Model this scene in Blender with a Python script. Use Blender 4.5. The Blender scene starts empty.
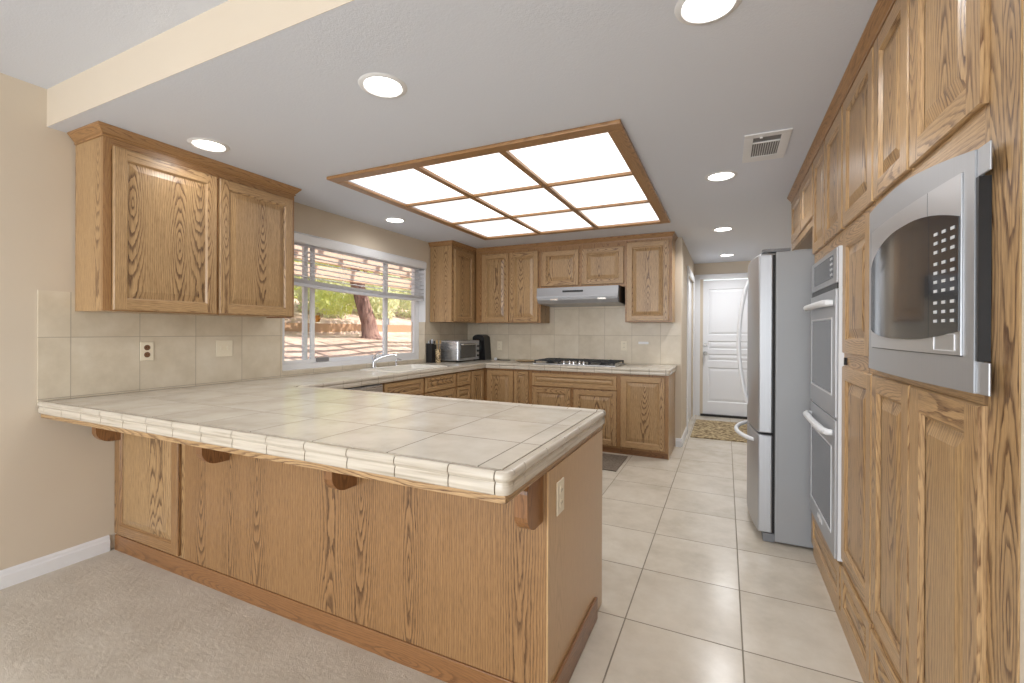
import bpy, math, random
from mathutils import Vector, Matrix, Euler
S = bpy.context.scene
random.seed(7)
PI = math.pi
# ------------------------------------------------------------------ camera
cam_d = bpy.data.cameras.new('camera'); cam = bpy.data.objects.new('camera', cam_d); S.collection.objects.link(cam)
_f, _yaw, _pit, _rol, _sh = 450.58, 0.4423, -0.0013, 0.0042, -9.38
_R = Vector((math.cos(_yaw), math.sin(_yaw), 0)); _F = Vector((-math.sin(_yaw), math.cos(_yaw), 0)); _U = Vector((0, 0, 1))
_F2 = _F*math.cos(_pit)+_U*math.sin(_pit); _U2 = _U*math.cos(_pit)-_F*math.sin(_pit)
_R3 = _R*math.cos(_rol)+_U2*math.sin(_rol); _U3 = _U2*math.cos(_rol)-_R*math.sin(_rol)
cam.matrix_world = Matrix(((_R3.x, _U3.x, -_F2.x, 3.2453), (_R3.y, _U3.y, -_F2.y, 0), (_R3.z, _U3.z, -_F2.z, 1.2909), (0, 0, 0, 1)))
cam_d.sensor_width = 36; cam_d.lens = _f/1024*36; cam_d.shift_y = _sh/1024; cam_d.clip_start = .02; cam_d.clip_end = 300
S.camera = cam
# ------------------------------------------------------------------ world, sun, rear fill lamp, exposure
w = bpy.data.worlds.new('world'); S.world = w; w.use_nodes = True
nt = w.node_tree; bg = nt.nodes['Background']
sky = nt.nodes.new('ShaderNodeTexSky'); sky.sky_type = 'NISHITA'; sky.sun_disc = False
sky.sun_elevation = math.radians(50); sky.sun_rotation = math.radians(40); sky.air_density = 1.0; sky.dust_density = 2.5
nt.links.new(sky.outputs[0], bg.inputs[0]); bg.inputs[1].default_value = 0.2
sd = bpy.data.lights.new('sun', 'SUN'); sd.energy = 5.0; sd.angle = .01; sd.color = (1, .93, .84)
so = bpy.data.objects.new('sun', sd); S.collection.objects.link(so); so.rotation_euler = Vector((-.58, -.22, -.78)).to_track_quat('-Z', 'Y').to_euler()
def area(name, loc, rot, sx, sy, e, col):
    d = bpy.data.lights.new(name, 'AREA'); d.shape = 'RECTANGLE'; d.size = sx; d.size_y = sy; d.energy = e; d.color = col
    o = bpy.data.objects.new(name, d); S.collection.objects.link(o); o.location = loc; o.rotation_euler = rot; return o
area('rear_fill', (1.9, -3.35, 1.25), (math.radians(90), 0, 0), 3.2, 2.1, 118, (.93, .965, 1))  # added area lamp behind the camera, fills the room from the rear
vs = S.view_settings; vs.view_transform = 'Standard'; vs.look = 'None'; vs.gamma = 1; vs.use_curve_mapping = False; vs.exposure = 0.4

# ------------------------------------------------------------------ helpers: nodes
def lin(r, g, b):
    f = lambda c: ((c/255+.055)/1.055)**2.4 if c/255 > .04045 else c/255/12.92
    return (f(r), f(g), f(b), 1)
class NB:
    def __init__(s, name):
        s.m = bpy.data.materials.new(name); s.m.use_nodes = True; s.t = s.m.node_tree
        s.b = s.t.nodes['Principled BSDF']; s.o = s.t.nodes['Material Output']
    def n(s, typ, **kw):
        x = s.t.nodes.new(typ)
        for k, v in kw.items(): setattr(x, k, v)
        return x
    def l(s, a, b): s.t.links.new(a, b)
    def inp(s, sock, v):
        if hasattr(v, 'is_output'): s.l(v, sock)
        else: sock.default_value = v
    def m_(s, op, a, b=0.0, c=None):
        x = s.n('ShaderNodeMath', operation=op); s.inp(x.inputs[0], a); s.inp(x.inputs[1], b)
        if c is not None: s.inp(x.inputs[2], c)
        return x.outputs[0]
    def coord(s, kind='Object'): return s.n('ShaderNodeTexCoord').outputs[kind]
    def xyz(s, v):
        x = s.n('ShaderNodeSeparateXYZ'); s.l(v, x.inputs[0]); return x.outputs
    def comb(s, a, b, c):
        x = s.n('ShaderNodeCombineXYZ'); s.inp(x.inputs[0], a); s.inp(x.inputs[1], b); s.inp(x.inputs[2], c); return x.outputs[0]
    def noise(s, v, sc, det=3, rough=.55, out=0):
        x = s.n('ShaderNodeTexNoise'); s.l(v, x.inputs['Vector']); x.inputs['Scale'].default_value = sc
        x.inputs['Detail'].default_value = det; x.inputs['Roughness'].default_value = rough; return x.outputs[out]
    def ramp(s, v, stops):
        x = s.n('ShaderNodeValToRGB'); s.l(v, x.inputs[0]); e = x.color_ramp.elements
        while len(e) < len(stops): e.new(.5)
        for i, (p, c) in enumerate(stops): e[i].position = p; e[i].color = c if len(c) == 4 else (*c, 1)
        return x.outputs[0]
    def mix(s, f, a, b, blend='MIX'):
        x = s.n('ShaderNodeMix', data_type='RGBA', blend_type=blend); s.inp(x.inputs[0], f); s.inp(x.inputs[6], a); s.inp(x.inputs[7], b); return x.outputs[2]
    def bump(s, h, st, d=.002):
        x = s.n('ShaderNodeBump'); s.l(h, x.inputs['Height']); x.inputs['Strength'].default_value = st; x.inputs['Distance'].default_value = d
        s.l(x.outputs[0], s.b.inputs['Normal']); return x
    def P(s, **kw):
        for k, v in kw.items(): s.inp(s.b.inputs[k.replace('_', ' ')], v)
        return s.m
def plain(name, rgb, rough=.5, metal=0, **kw):
    x = NB(name); x.P(Base_Color=lin(*rgb), Roughness=rough, Metallic=metal, **kw); return x.m
def oak(name, light, mid, dark, stave=.17, freq=125, rough=.38, contrast=1.0, amp=.05):
    x = NB(name); u, v, _ = x.xyz(x.coord('UV'))
    uc = x.m_('DIVIDE', u, stave); cell = x.m_('FLOOR', uc); fr = x.m_('FRACT', uc)
    wn = x.n('ShaderNodeTexWhiteNoise', noise_dimensions='1D'); x.l(cell, wn.inputs['W'])
    r, g, b = x.n('ShaderNodeSeparateColor').outputs, None, None
    sp = r[0].node; x.l(wn.outputs['Color'], sp.inputs[0]); r, g, b = sp.outputs[0], sp.outputs[1], sp.outputs[2]
    ul = x.m_('MULTIPLY', x.m_('ADD', x.m_('SUBTRACT', fr, .5), x.m_('MULTIPLY', x.m_('SUBTRACT', r, .5), .9)), stave)
    vv = x.m_('ADD', v, x.m_('MULTIPLY', g, 17.0))
    lowv = x.comb(x.m_('ADD', x.m_('MULTIPLY', u, 7), x.m_('MULTIPLY', b, 9)), x.m_('MULTIPLY', vv, 2.2), 0)
    low = x.noise(lowv, 1, 2)
    d = x.m_('ADD', x.m_('MULTIPLY', x.m_('SINE', x.m_('MULTIPLY', vv, 2.6)), amp), x.m_('MULTIPLY', low, .035))
    rad = x.m_('SQRT', x.m_('ADD', x.m_('MULTIPLY', ul, ul), x.m_('MULTIPLY', d, d)))
    wob = x.noise(x.comb(x.m_('MULTIPLY', u, 60), x.m_('MULTIPLY', vv, 9), 3), 1, 3)
    ring = x.m_('ADD', x.m_('MULTIPLY', rad, freq), x.m_('MULTIPLY', wob, 1.1))
    s = x.m_('FRACT', ring)
    band = x.ramp(s, [(0, (1, 1, 1)), (.16, (.85, .85, .85)), (.45, (.12, .12, .12)), (.9, (0, 0, 0)), (1, (1, 1, 1))])
    pore = x.noise(x.comb(x.m_('MULTIPLY', u, 520), x.m_('MULTIPLY', vv, 22), 0), 1, 2)
    poreR = x.ramp(pore, [(.42, (0, 0, 0)), (.62, (1, 1, 1))])
    fib = x.noise(x.comb(x.m_('MULTIPLY', u, 210), x.m_('MULTIPLY', vv, 5), 7), 1, 3)
    au = x.m_('MULTIPLY', x.m_('ABSOLUTE', ul), 2.0/stave); fade = x.ramp(au, [(.18, (1, 1, 1)), (.62, (.5, .5, .5))])
    stk = x.noise(x.comb(x.m_('MULTIPLY', u, 170), x.m_('MULTIPLY', vv, 3.2), 2), 1, 3, .65); stk = x.ramp(stk, [(.46, (0, 0, 0)), (.66, (1, 1, 1))])
    band = x.m_('MAXIMUM', x.m_('MULTIPLY', band, fade), x.m_('MULTIPLY', stk, .45))
    amt = x.m_('MULTIPLY', x.m_('MULTIPLY', band, x.m_('ADD', .55, x.m_('MULTIPLY', poreR, .45))), contrast)
    base = x.mix(x.m_('MULTIPLY', fib, 1.0), lin(*light), lin(*mid))
    var = x.mix(x.m_('MULTIPLY', b, .22), base, lin(*mid))
    tick = x.m_('MULTIPLY', poreR, .22)
    c1 = x.mix(tick, var, lin(*dark)); c2 = x.mix(amt, c1, lin(*dark))
    x.P(Base_Color=c2, Roughness=rough, Coat_Weight=.25, Coat_Roughness=.3)
    x.bump(x.m_('SUBTRACT', 1.0, amt), .25, .0006)
    return x.m
def tilegrid(x, a, b, pa, pb, oa, ob, g):
    """1 on grout lines; a,b sockets (coordinates), p pitch, o offset, g half-width of joint. Also a per-tile random colour."""
    qa = x.m_('DIVIDE', x.m_('SUBTRACT', a, oa), pa); qb = x.m_('DIVIDE', x.m_('SUBTRACT', b, ob), pb)
    fa = x.m_('ABSOLUTE', x.m_('SUBTRACT', x.m_('FRACT', x.m_('ADD', qa, .5)), .5)); fb = x.m_('ABSOLUTE', x.m_('SUBTRACT', x.m_('FRACT', x.m_('ADD', qb, .5)), .5))
    da = x.m_('LESS_THAN', x.m_('MULTIPLY', fa, pa), g); db = x.m_('LESS_THAN', x.m_('MULTIPLY', fb, pb), g)
    wn = x.n('ShaderNodeTexWhiteNoise', noise_dimensions='2D'); x.l(x.comb(x.m_('FLOOR', qa), x.m_('FLOOR', qb), 0), wn.inputs['Vector'])
    return x.m_('MAXIMUM', da, db), wn.outputs['Value'], wn.outputs['Color']
def tile_mat(name, axes, pitch, off, c1, c2, c3, grout, g=.002, rough=.3, sc=5):
    x = NB(name); P = x.n('ShaderNodeNewGeometry').outputs['Position']; X = x.xyz(P); a, b = X[axes[0]], X[axes[1]]
    if len(axes) == 3:   # walls of either orientation: sum of x and y for the horizontal coordinate
        a = x.m_('ADD', X[0], X[1])
    G, rv, rc = tilegrid(x, a, b, pitch[0], pitch[1], off[0], off[1], g)
    pv = x.n('ShaderNodeVectorMath', operation='MULTIPLY_ADD'); x.l(rc, pv.inputs[0]); pv.inputs[1].default_value = (9, 9, 9); x.l(P, pv.inputs[2])
    n1 = x.noise(pv.outputs[0], sc, 6, .62); n2 = x.noise(pv.outputs[0], sc*4, 5, .7)
    col = x.ramp(n1, [(.3, lin(*c1)), (.5, lin(*c2)), (.72, lin(*c3))])
    col = x.mix(x.m_('MULTIPLY', n2, .25), col, lin(*c3))
    col = x.mix(x.m_('MULTIPLY', rv, .18), col, lin(*c1))
    col = x.mix(G, col, lin(*grout))
    x.P(Base_Color=col, Roughness=x.m_('ADD', rough, x.m_('MULTIPLY', G, .5)))
    x.bump(x.m_('SUBTRACT', x.m_('MULTIPLY', n2, .06), G), .5, .002)
    return x.m
def steel(name, rgb, rough=.3, vert=True, met=.8):
    x = NB(name); P = x.xyz(x.coord('Object'))
    v = x.comb(x.m_('MULTIPLY', P[0], 300 if vert else 4), x.m_('MULTIPLY', P[1], 300 if vert else 4), x.m_('MULTIPLY', P[2], 4 if vert else 300))
    n = x.noise(v, 1, 2)
    x.P(Base_Color=x.mix(n, lin(*[c*.93 for c in rgb]), lin(*rgb)), Metallic=met, Roughness=x.m_('ADD', rough-.05, x.m_('MULTIPLY', n, .1)))
    return x.m
OAK = oak('oak', (208, 175, 130), (178, 141, 96), (98, 64, 36), amp=.055, contrast=1.1)
OAKP = oak('oak_panel', (206, 173, 127), (176, 139, 94), (88, 57, 32), stave=.21, freq=95, amp=.065, contrast=1.25)
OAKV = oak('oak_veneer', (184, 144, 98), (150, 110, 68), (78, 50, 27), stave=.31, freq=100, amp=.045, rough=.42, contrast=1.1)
OAKE = oak('oak_end_veneer', (206, 172, 128), (192, 156, 110), (160, 124, 82), stave=.4, freq=90, contrast=.5, rough=.3)
OAKD = oak('oak_brown_trim', (166, 120, 76), (140, 96, 58), (88, 56, 32), stave=.12, contrast=.8)
OAKT = oak('oak_moulding', (186, 144, 96), (160, 118, 74), (100, 66, 38), stave=.09, contrast=.9)
def wallmat():
    x = NB('cream_paint'); p = x.coord(); n = x.noise(p, 170, 3); m = x.noise(p, 1.3, 2)
    x.P(Base_Color=x.mix(m, lin(216, 204, 187), lin(209, 195, 175)), Roughness=.7); x.bump(n, .25, .0012); return x.m
WALL = wallmat()
def ceilmat():
    x = NB('ceiling_paint'); p = x.coord(); n = x.noise(p, 120, 4, .6); x.P(Base_Color=lin(217, 222, 232), Roughness=.6); x.bump(n, .5, .002); return x.m
CEIL = ceilmat()
WHITE = plain('white_paint', (236, 237, 240), .35)
VINYL = plain('white_vinyl', (240, 242, 246), .3)
FLOOR = tile_mat('floor_tile', (0, 1), (.4716, .473), (2.843, 2.055), (220, 212, 198), (209, 199, 183), (188, 178, 161), (134, 124, 109), .003, .22, 3.5)
CTOP = tile_mat('counter_tile', (0, 1), (.325, .335), (2.296, 1.393), (224, 217, 205), (214, 206, 192), (194, 184, 168), (120, 111, 98), .0026, .2, 4)
BSPL = tile_mat('wall_tile', (0, 2, 1), (.322, .325), (6.355, .925), (224, 214, 196), (214, 202, 181), (198, 185, 162), (176, 164, 144), .0018, .3, 4)
def carpet():
    x = NB('carpet'); p = x.coord(); n1 = x.noise(p, 260, 4, .7); n2 = x.noise(p, 5, 4, .6); n3 = x.noise(p, 45, 3, .6)
    c = x.mix(n1, lin(178, 166, 149), lin(244, 234, 218)); c = x.mix(x.ramp(n2, [(.4, (0, 0, 0)), (.7, (.55, .55, .55))]), c, lin(186, 172, 152))
    c = x.mix(x.m_('MULTIPLY', n3, .35), c, lin(208, 198, 182))
    x.P(Base_Color=c, Roughness=.95, Sheen_Weight=.2); x.bump(x.m_('ADD', n1, n3), .7, .006); return x.m
CARPET = carpet()
SS = steel('stainless', (186, 188, 192), .36, met=.6); SSH = steel('stainless_bright', (208, 209, 212), .28, False)
FSIDE = plain('fridge_side_grey', (158, 159, 161), .45, .15); SSD = steel('stainless_dark', (160, 161, 165), .36, False, .6)
SSM = plain('stainless_microwave', (200, 201, 204), .3, .7); CHROME = plain('chrome', (225, 227, 230), .12, 1); BLACK = plain('black_plastic', (22, 22, 24), .35); IRON = plain('cast_iron', (38, 38, 40), .55)
DARKG = plain('dark_glass', (52, 54, 57), .08); DARKG.node_tree.nodes['Principled BSDF'].inputs['Specular IOR Level'].default_value = .8
OVENG = plain('oven_glass', (112, 113, 116), .15, .3)
ALMOND = plain('almond_plastic', (232, 222, 200), .35); BROWNP = plain('brown_plastic', (120, 84, 56), .5); PORC = plain('porcelain', (236, 232, 222), .12)
BONE = plain('light_wood', (214, 182, 134), .5); DARKR = plain('dark_rubber', (30, 28, 27), .7); SLOT = plain('mid_grey', (120, 121, 124), .6)  # last one: plain grey shared by vent backing, grille, hinge cover and dishwasher
VENTW = plain('vent_white', (226, 227, 229), .45); MARK = plain('button_print', (205, 206, 208), .5); NICKEL = plain('satin_nickel', (170, 168, 164), .3, .9)
def glassmat():
    x = NB('window_glass'); t = x.n('ShaderNodeBsdfTransparent'); g = x.n('ShaderNodeBsdfGlossy'); g.inputs['Roughness'].default_value = .02
    t.inputs[0].default_value = (.97, .98, .98, 1); mx = x.n('ShaderNodeMixShader'); fr = x.n('ShaderNodeLayerWeight'); fr.inputs[0].default_value = .5
    x.l(x.m_('ADD', .03, x.m_('MULTIPLY', x.m_('POWER', fr.outputs[1], 5.0), .6)), mx.inputs[0]); x.l(t.outputs[0], mx.inputs[1]); x.l(g.outputs[0], mx.inputs[2]); x.l(mx.outputs[0], x.o.inputs[0]); return x.m
GLASS = glassmat()
def emit(name, rgb, st):
    x = NB(name); x.P(Base_Color=(.9, .9, .9, 1), Emission_Color=(*rgb, 1), Emission_Strength=st); return x.m
DIFF = emit('lit_diffuser', (1, .99, .97), 2.1); LENS = emit('lit_lamp', (1, .96, .9), 7.0)
def tubes():   # acrylic diffuser glowing by itself; brighter bands in its emission imitate hidden tubes
    x = NB('lit_acrylic'); p = x.xyz(x.coord()); c = x.m_('ABSOLUTE', x.m_('SINE', x.m_('MULTIPLY', x.m_('SUBTRACT', p[1], 2.0), 4.1)))
    x.P(Base_Color=(.85, .86, .88, 1), Roughness=.25, Emission_Color=(1, .995, .985, 1), Emission_Strength=x.m_('ADD', .66, x.m_('MULTIPLY', c, .75))); return x.m
ACRYL = tubes()

# ------------------------------------------------------------------ helpers: meshes
class MB:
    def __init__(s): s.v = []; s.f = []; s.uv = []; s.mi = []; s.T = None
    def add(s, vs, fs, uvs=None, mi=0, T=None):
        T = T or s.T; b = len(s.v)
        for p in vs:
            p = Vector(p); s.v.append(T @ p if T else p)
        for i, f in enumerate(fs):
            s.f.append([b+k for k in f]); s.uv.append(uvs[i] if uvs else None); s.mi.append(mi)
        return s
    def quad(s, pts, along=None, off=None, mi=0):
        """quad/ngon with uv: v coordinate along 'along' vector"""
        pts = [Vector(p) for p in pts]; n = (pts[1]-pts[0]).cross(pts[2]-pts[0])
        if n.length < 1e-12 and len(pts) > 3: n = (pts[2]-pts[0]).cross(pts[3]-pts[0])
        n.normalize(); a = Vector(along or (0, 0, 1)).normalized()
        if abs(a.dot(n)) > .8: a = Vector((0, 1, 0)) if abs(n.y) < .8 else Vector((1, 0, 0))
        a = (a-n*a.dot(n)).normalized(); c = a.cross(n); o = off or (random.random()*40, random.random()*40)
        s.add(pts, [list(range(len(pts)))], [[(p.dot(c)+o[0], p.dot(a)+o[1]) for p in pts]], mi)
    def box(s, x0, x1, y0, y1, z0, z1, g='z', mi=0):
        o = (random.random()*40, random.random()*40); al = {'x': (1, 0, 0), 'y': (0, 1, 0), 'z': (0, 0, 1)}[g]
        P = [(x, y, z) for z in (z0, z1) for y in (y0, y1) for x in (x0, x1)]
        vs, fs, uvs = [], [], []
        for f in ((0, 2, 3, 1), (4, 5, 7, 6), (0, 1, 5, 4), (2, 6, 7, 3), (0, 4, 6, 2), (1, 3, 7, 5)):
            n = (Vector(P[f[1]])-Vector(P[f[0]])).cross(Vector(P[f[2]])-Vector(P[f[0]])); n.normalize(); a = Vector(al)
            if abs(a.dot(n)) > .8: a = Vector((0, 1, 0)) if abs(n.y) < .8 else Vector((1, 0, 0))
            c = a.cross(n); c = Vector((abs(c.x), abs(c.y), abs(c.z)))
            uvs.append([(Vector(P[k]).dot(c)+o[0], Vector(P[k]).dot(a)+o[1]) for k in f]); fs.append(f)
        s.add(P, fs, uvs, mi); return s
    def prism(s, poly, axis, a0, a1, along=None, mi=0):
        """extrude a closed 2D polygon along axis (x: poly=(y,z); y: (x,z); z: (x,y))"""
        def P(p, a): return {'x': (a, p[0], p[1]), 'y': (p[0], a, p[1]), 'z': (p[0], p[1], a)}[axis]
        al = along or {'x': (1, 0, 0), 'y': (0, 1, 0), 'z': (0, 0, 1)}[axis]; o = (random.random()*40, random.random()*40)
        n = len(poly); s.quad([P(p, a0) for p in poly], al, o, mi); s.quad([P(p, a1) for p in reversed(poly)], al, o, mi)
        for i in range(n):
            j = (i+1) % n; s.quad([P(poly[j], a0), P(poly[i], a0), P(poly[i], a1), P(poly[j], a1)], al, o, mi)
        return s
    def tube(s, pts, r, n=12, cap=True, mi=0, flat=1.0):
        pts = [Vector(p) for p in pts]; rs = r if isinstance(r, (list, tuple)) else [r]*len(pts); rings = []
        d0 = (pts[1]-pts[0]).normalized(); up = Vector((0, 0, 1)) if abs(d0.z) < .9 else Vector((1, 0, 0)); nx = d0.cross(up).normalized()
        for i, p in enumerate(pts):
            d = (pts[min(i+1, len(pts)-1)]-pts[max(i-1, 0)]).normalized(); nx = (nx-d*nx.dot(d)).normalized(); ny = d.cross(nx)
            rings.append([p+(nx*math.cos(2*PI*k/n)+ny*math.sin(2*PI*k/n)*flat)*rs[i] for k in range(n)])
        V = [q for g in rings for q in g]; Fs = []
        for i in range(len(pts)-1):
            for k in range(n): Fs.append((i*n+k, i*n+(k+1) % n, (i+1)*n+(k+1) % n, (i+1)*n+k))
        if cap: Fs.append(tuple(range(n))[::-1]); Fs.append(tuple((len(pts)-1)*n+k for k in range(n)))
        s.add(V, Fs, None, mi); return s
    def lathe(s, prof, c=(0, 0, 0), n=24, mi=0, axis='z', cap=False):
        V, Fs = [], []
        for r, h in prof:
            for k in range(n):
                a = 2*PI*k/n; q = (r*math.cos(a), r*math.sin(a), h)
                if axis == 'x': q = (h, q[0], q[1])
                if axis == 'y': q = (q[0], h, q[1])
                V.append(Vector(c)+Vector(q))
        for i in range(len(prof)-1):
            for k in range(n): Fs.append((i*n+k, i*n+(k+1) % n, (i+1)*n+(k+1) % n, (i+1)*n+k))
        if cap: Fs.append(tuple(range(n))); Fs.append(tuple((len(prof)-1)*n+k for k in range(n)))
        s.add(V, Fs, None, mi); return s
    def grid(s, fn, nu, nv, mi=0, close=False):
        V = [fn(i/nu, j/nv) for j in range(nv+1) for i in range(nu+1)]
        s.add(V, [(j*(nu+1)+i, j*(nu+1)+i+1, (j+1)*(nu+1)+i+1, (j+1)*(nu+1)+i) for j in range(nv) for i in range(nu)], None, mi); return s
def wloc(o):
    return o.matrix_basis.translation + (wloc(o.parent) if o.parent else Vector())
def obj(name, mb, mat, parent=None, bevel=0, smooth=False, label=None, weld=False, loc=None):
    me = bpy.data.meshes.new(name)
    org = wloc(parent) if parent else Vector(loc or (0, 0, 0))
    me.from_pydata([tuple(p-org) for p in mb.v], [], mb.f)
    uvl = me.uv_layers.new(name='UVMap'); k = 0
    for fi, f in enumerate(mb.f):
        uv = mb.uv[fi]
        for j in range(len(f)):
            uvl.data[k].uv = uv[j] if uv else (mb.v[f[j]].x+mb.v[f[j]].y, mb.v[f[j]].z); k += 1
    for m in (mat if isinstance(mat, (list, tuple)) else [mat]): me.materials.append(m)
    for i, p in enumerate(me.polygons): p.material_index = mb.mi[i]
    me.validate(); me.update()
    o = bpy.data.objects.new(name, me); S.collection.objects.link(o)
    if parent: o.parent = parent
    elif loc: o.location = loc
    if smooth:
        for p in me.polygons: p.use_smooth = True
        me.set_sharp_from_angle(angle=math.radians(40))
    if weld:
        md = o.modifiers.new('weld', 'WELD'); md.merge_threshold = .0001
    if bevel:
        md = o.modifiers.new('bevel', 'BEVEL'); md.width = bevel; md.segments = 2; md.limit_method = 'ANGLE'; md.angle_limit = math.radians(40)
    if label: o['label'] = label
    return o
def tag(o, label, cat, group=None):
    o['label'] = label; o['category'] = cat
    if group: o['group'] = group
    return o
def thing(name, label, cat, loc, group=None):
    o = bpy.data.objects.new(name, None); S.collection.objects.link(o); o.location = loc; o.empty_display_size = .1
    return tag(o, label, cat, group)
def struct(name, mb, mat, label=None, **k):
    o = obj(name, mb, mat, **k); o['kind'] = 'structure'
    if label: o['label'] = label
    return o
def rotM(u, v, n, o): return Matrix(((u[0], v[0], n[0], o[0]), (u[1], v[1], n[1], o[1]), (u[2], v[2], n[2], o[2]), (0, 0, 0, 1)))
def face_px(x, y0, z0): return rotM((0, 1, 0), (0, 0, 1), (1, 0, 0), (x, y0, z0))      # faces +x, u = +y
def face_nx(x, y1, z0): return rotM((0, -1, 0), (0, 0, 1), (-1, 0, 0), (x, y1, z0))    # faces -x, u = -y
def face_ny(x0, y, z0): return rotM((1, 0, 0), (0, 0, 1), (0, -1, 0), (x0, y, z0))     # faces -y, u = +x
def ring_pts(w, h, i, n): return [(i, i, n), (w-i, i, n), (w-i, h-i, n), (i, h-i, n)]
def panel_door(parent, T, w, h, name='door', t=.02, fw=None, mat=None, pmat=None, horiz=False, label=None):
    fw = fw or min(.056, w*.24, h*.3); q = MB(); Ti = T
    def Q(pts, al):
        P = [Ti @ Vector(p) for p in pts]; A = Ti.to_3x3() @ Vector(al); q.quad(P, A)
    e = .004; st = .009
    R = [ring_pts(w, h, 0, 0), ring_pts(w, h, 0, t-e), ring_pts(w, h, e, t)]
    for a, b in ((0, 1), (1, 2)):
        for k in range(4):
            j = (k+1) % 4; Q([R[a][k], R[a][j], R[b][j], R[b][k]], (1, 0, 0) if k in (0, 2) else (0, 1, 0))
    Q(list(reversed(R[0])), (0, 1, 0))
    # front: stiles full height, rails between
    Q([(e, e, t), (fw, e, t), (fw, h-e, t), (e, h-e, t)], (0, 1, 0)); Q([(w-fw, e, t), (w-e, e, t), (w-e, h-e, t), (w-fw, h-e, t)], (0, 1, 0))
    Q([(fw, e, t), (w-fw, e, t), (w-fw, fw, t), (fw, fw, t)], (1, 0, 0)); Q([(fw, h-fw, t), (w-fw, h-fw, t), (w-fw, h-e, t), (fw, h-e, t)], (1, 0, 0))
    a, b = ring_pts(w, h, fw, t), ring_pts(w, h, fw+st, t-.011)
    for k in range(4):
        j = (k+1) % 4; Q([a[k], a[j], b[j], b[k]], (1, 0, 0) if k in (0, 2) else (0, 1, 0))
    d = obj(name, q, mat or OAK, parent, label=label)
    q = MB(); i0 = fw+st; bv = min(.034, w*.1, (h-2*fw)*.22)
    al = (1, 0, 0) if horiz else (0, 1, 0)
    a, b, c = ring_pts(w, h, i0, t-.012), ring_pts(w, h, i0+.004, t-.0125), ring_pts(w, h, i0+.004+bv, t-.003)
    o = (random.random()*40, random.random()*40)
    def Q2(pts): q.add([Ti @ Vector(p) for p in pts], [list(range(4))], [[((p[1] if horiz else p[0])+o[0], (p[0] if horiz else p[1])+o[1]) for p in pts]])
    for A, B in ((a, b), (b, c)):
        for k in range(4):
            j = (k+1) % 4; Q2([A[k], A[j], B[j], B[k]])
    Q2(c)
    obj('raised_panel', q, pmat or OAKP, d)
    return d

# ------------------------------------------------------------------ room shell
ZC, ZH = 2.362, 2.56
YW = 5.40                       # back wall plane
fb = lambda x: 3.2453-(3.2453-x)*1.0168
XE = 2.72; YF = 1.395          # peninsula end plane and back-panel plane
m = MB(); m.box(0, 6.0, 1.30, 9.0, -.1, 0); m.box(2.705, 6.0, -3.6, 1.30, -.1, 0)
struct('floor', m, FLOOR, 'beige square floor tiles of kitchen and passage')
m = MB(); m.grid(lambda a, b: Vector((.001+a*2.70, -3.5+b*4.893, .004)), 2, 2); m.box(0, 2.7, -3.6, 1.299, -.1, .002)
c = struct('floor.001', m, CARPET, 'pale beige carpet in front of the peninsula')
m = MB()
# kitchen ceiling with hole for the light panel
sx0, sx1, sy0, sy1 = .80, 2.69, 2.34, 4.50
for a in ((-.2, sx0, 1.10, 9), (sx1, 6, 1.10, 9), (sx0, sx1, 1.10, sy0), (sx0, sx1, sy1, 9)): m.box(a[0], a[1], a[2], a[3], ZC, ZC+.04)
struct('ceiling', m, CEIL)
m = MB(); m.box(-.2, 6, -3.6, 1.23, ZH, ZH+.04); m.box(-.2, 6, 1.11, 9, ZH+.001, ZH+.04)
struct('ceiling.001', m, CEIL)
m = MB(); m.box(-.05, 6, 1.10, 1.22, ZC+.0405, ZH); m.box(-.05, 6, 1.0985, 1.10, ZC+.0, ZH)
struct('trim_1', m, WALL, 'cream soffit beam where the kitchen ceiling drops')
# left wall with window opening
wy0, wy1, wz0, wz1 = 2.50, 4.42, .95, 2.115
m = MB()
for y0, y1, z0, z1 in ((-3.6, wy0, 0, ZH), (wy1, YW+.13, 0, ZH), (wy0, wy1, 0, wz0), (wy0, wy1, wz1, ZH)): m.box(-.2, 0, y0, y1, z0, z1)
struct('wall_left', m, WALL)
m = MB(); m.box(0, 2.80, YW, YW+.13, 0, ZH); struct('wall_back', m, WALL)
# passage
m = MB(); m.box(2.65, 2.80, YW+.131, 6.22, 0, ZH); m.box(2.65, 2.80, 7.42, 7.72, 0, ZH); m.box(2.65, 2.80, 6.22, 7.42, 2.06, ZH)
struct('wall_passage', m, WALL)
m = MB(); m.box(2.801, 2.93, 7.6, 7.72, 0, ZH); m.box(3.86, 4.6, 7.6, 7.72, 0, ZH); m.box(2.93, 3.86, 7.6, 7.72, 2.12, ZH); struct('wall_far', m, WALL)
m = MB(); m.box(4.36, 4.5, 1.05, 7.6, 0, ZH); m.box(3.715, 4.36, .93, 1.097, 0, ZH); m.box(3.715, 3.85, -3.6, .93, 0, ZH); struct('wall_right', m, WALL)
# rear wall with a wide glazed opening added for daylight, unseen behind the camera
m = MB()
for x0, x1, z0, z1 in ((-.2, .25, 0, ZH), (3.5, 3.85, 0, ZH), (.25, 3.5, 2.25, ZH)): m.box(x0, x1, -3.6, -3.5, z0, z1)
struct('wall_rear', m, WALL)
wr = thing('window_2', 'unseen sliding glass door added in the rear wall for daylight', 'window', (1.9, -3.55, 0)); del wr['category']; wr['kind'] = 'structure'
m = MB()
for x0, x1, z0, z1 in ((.25, .31, 0, 2.25), (3.44, 3.5, 0, 2.25), (.31, 3.44, 2.19, 2.25), (.31, 3.44, 0, .06), (1.84, 1.92, .06, 2.19)): m.box(x0, x1, -3.58, -3.52, z0, z1)
obj('window_frame', m, VINYL, wr)
m = MB(); m.box(.31, 1.84, -3.555, -3.549, .06, 2.19); m.box(1.92, 3.44, -3.555, -3.549, .06, 2.19); obj('pane', m, GLASS, wr)
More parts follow.
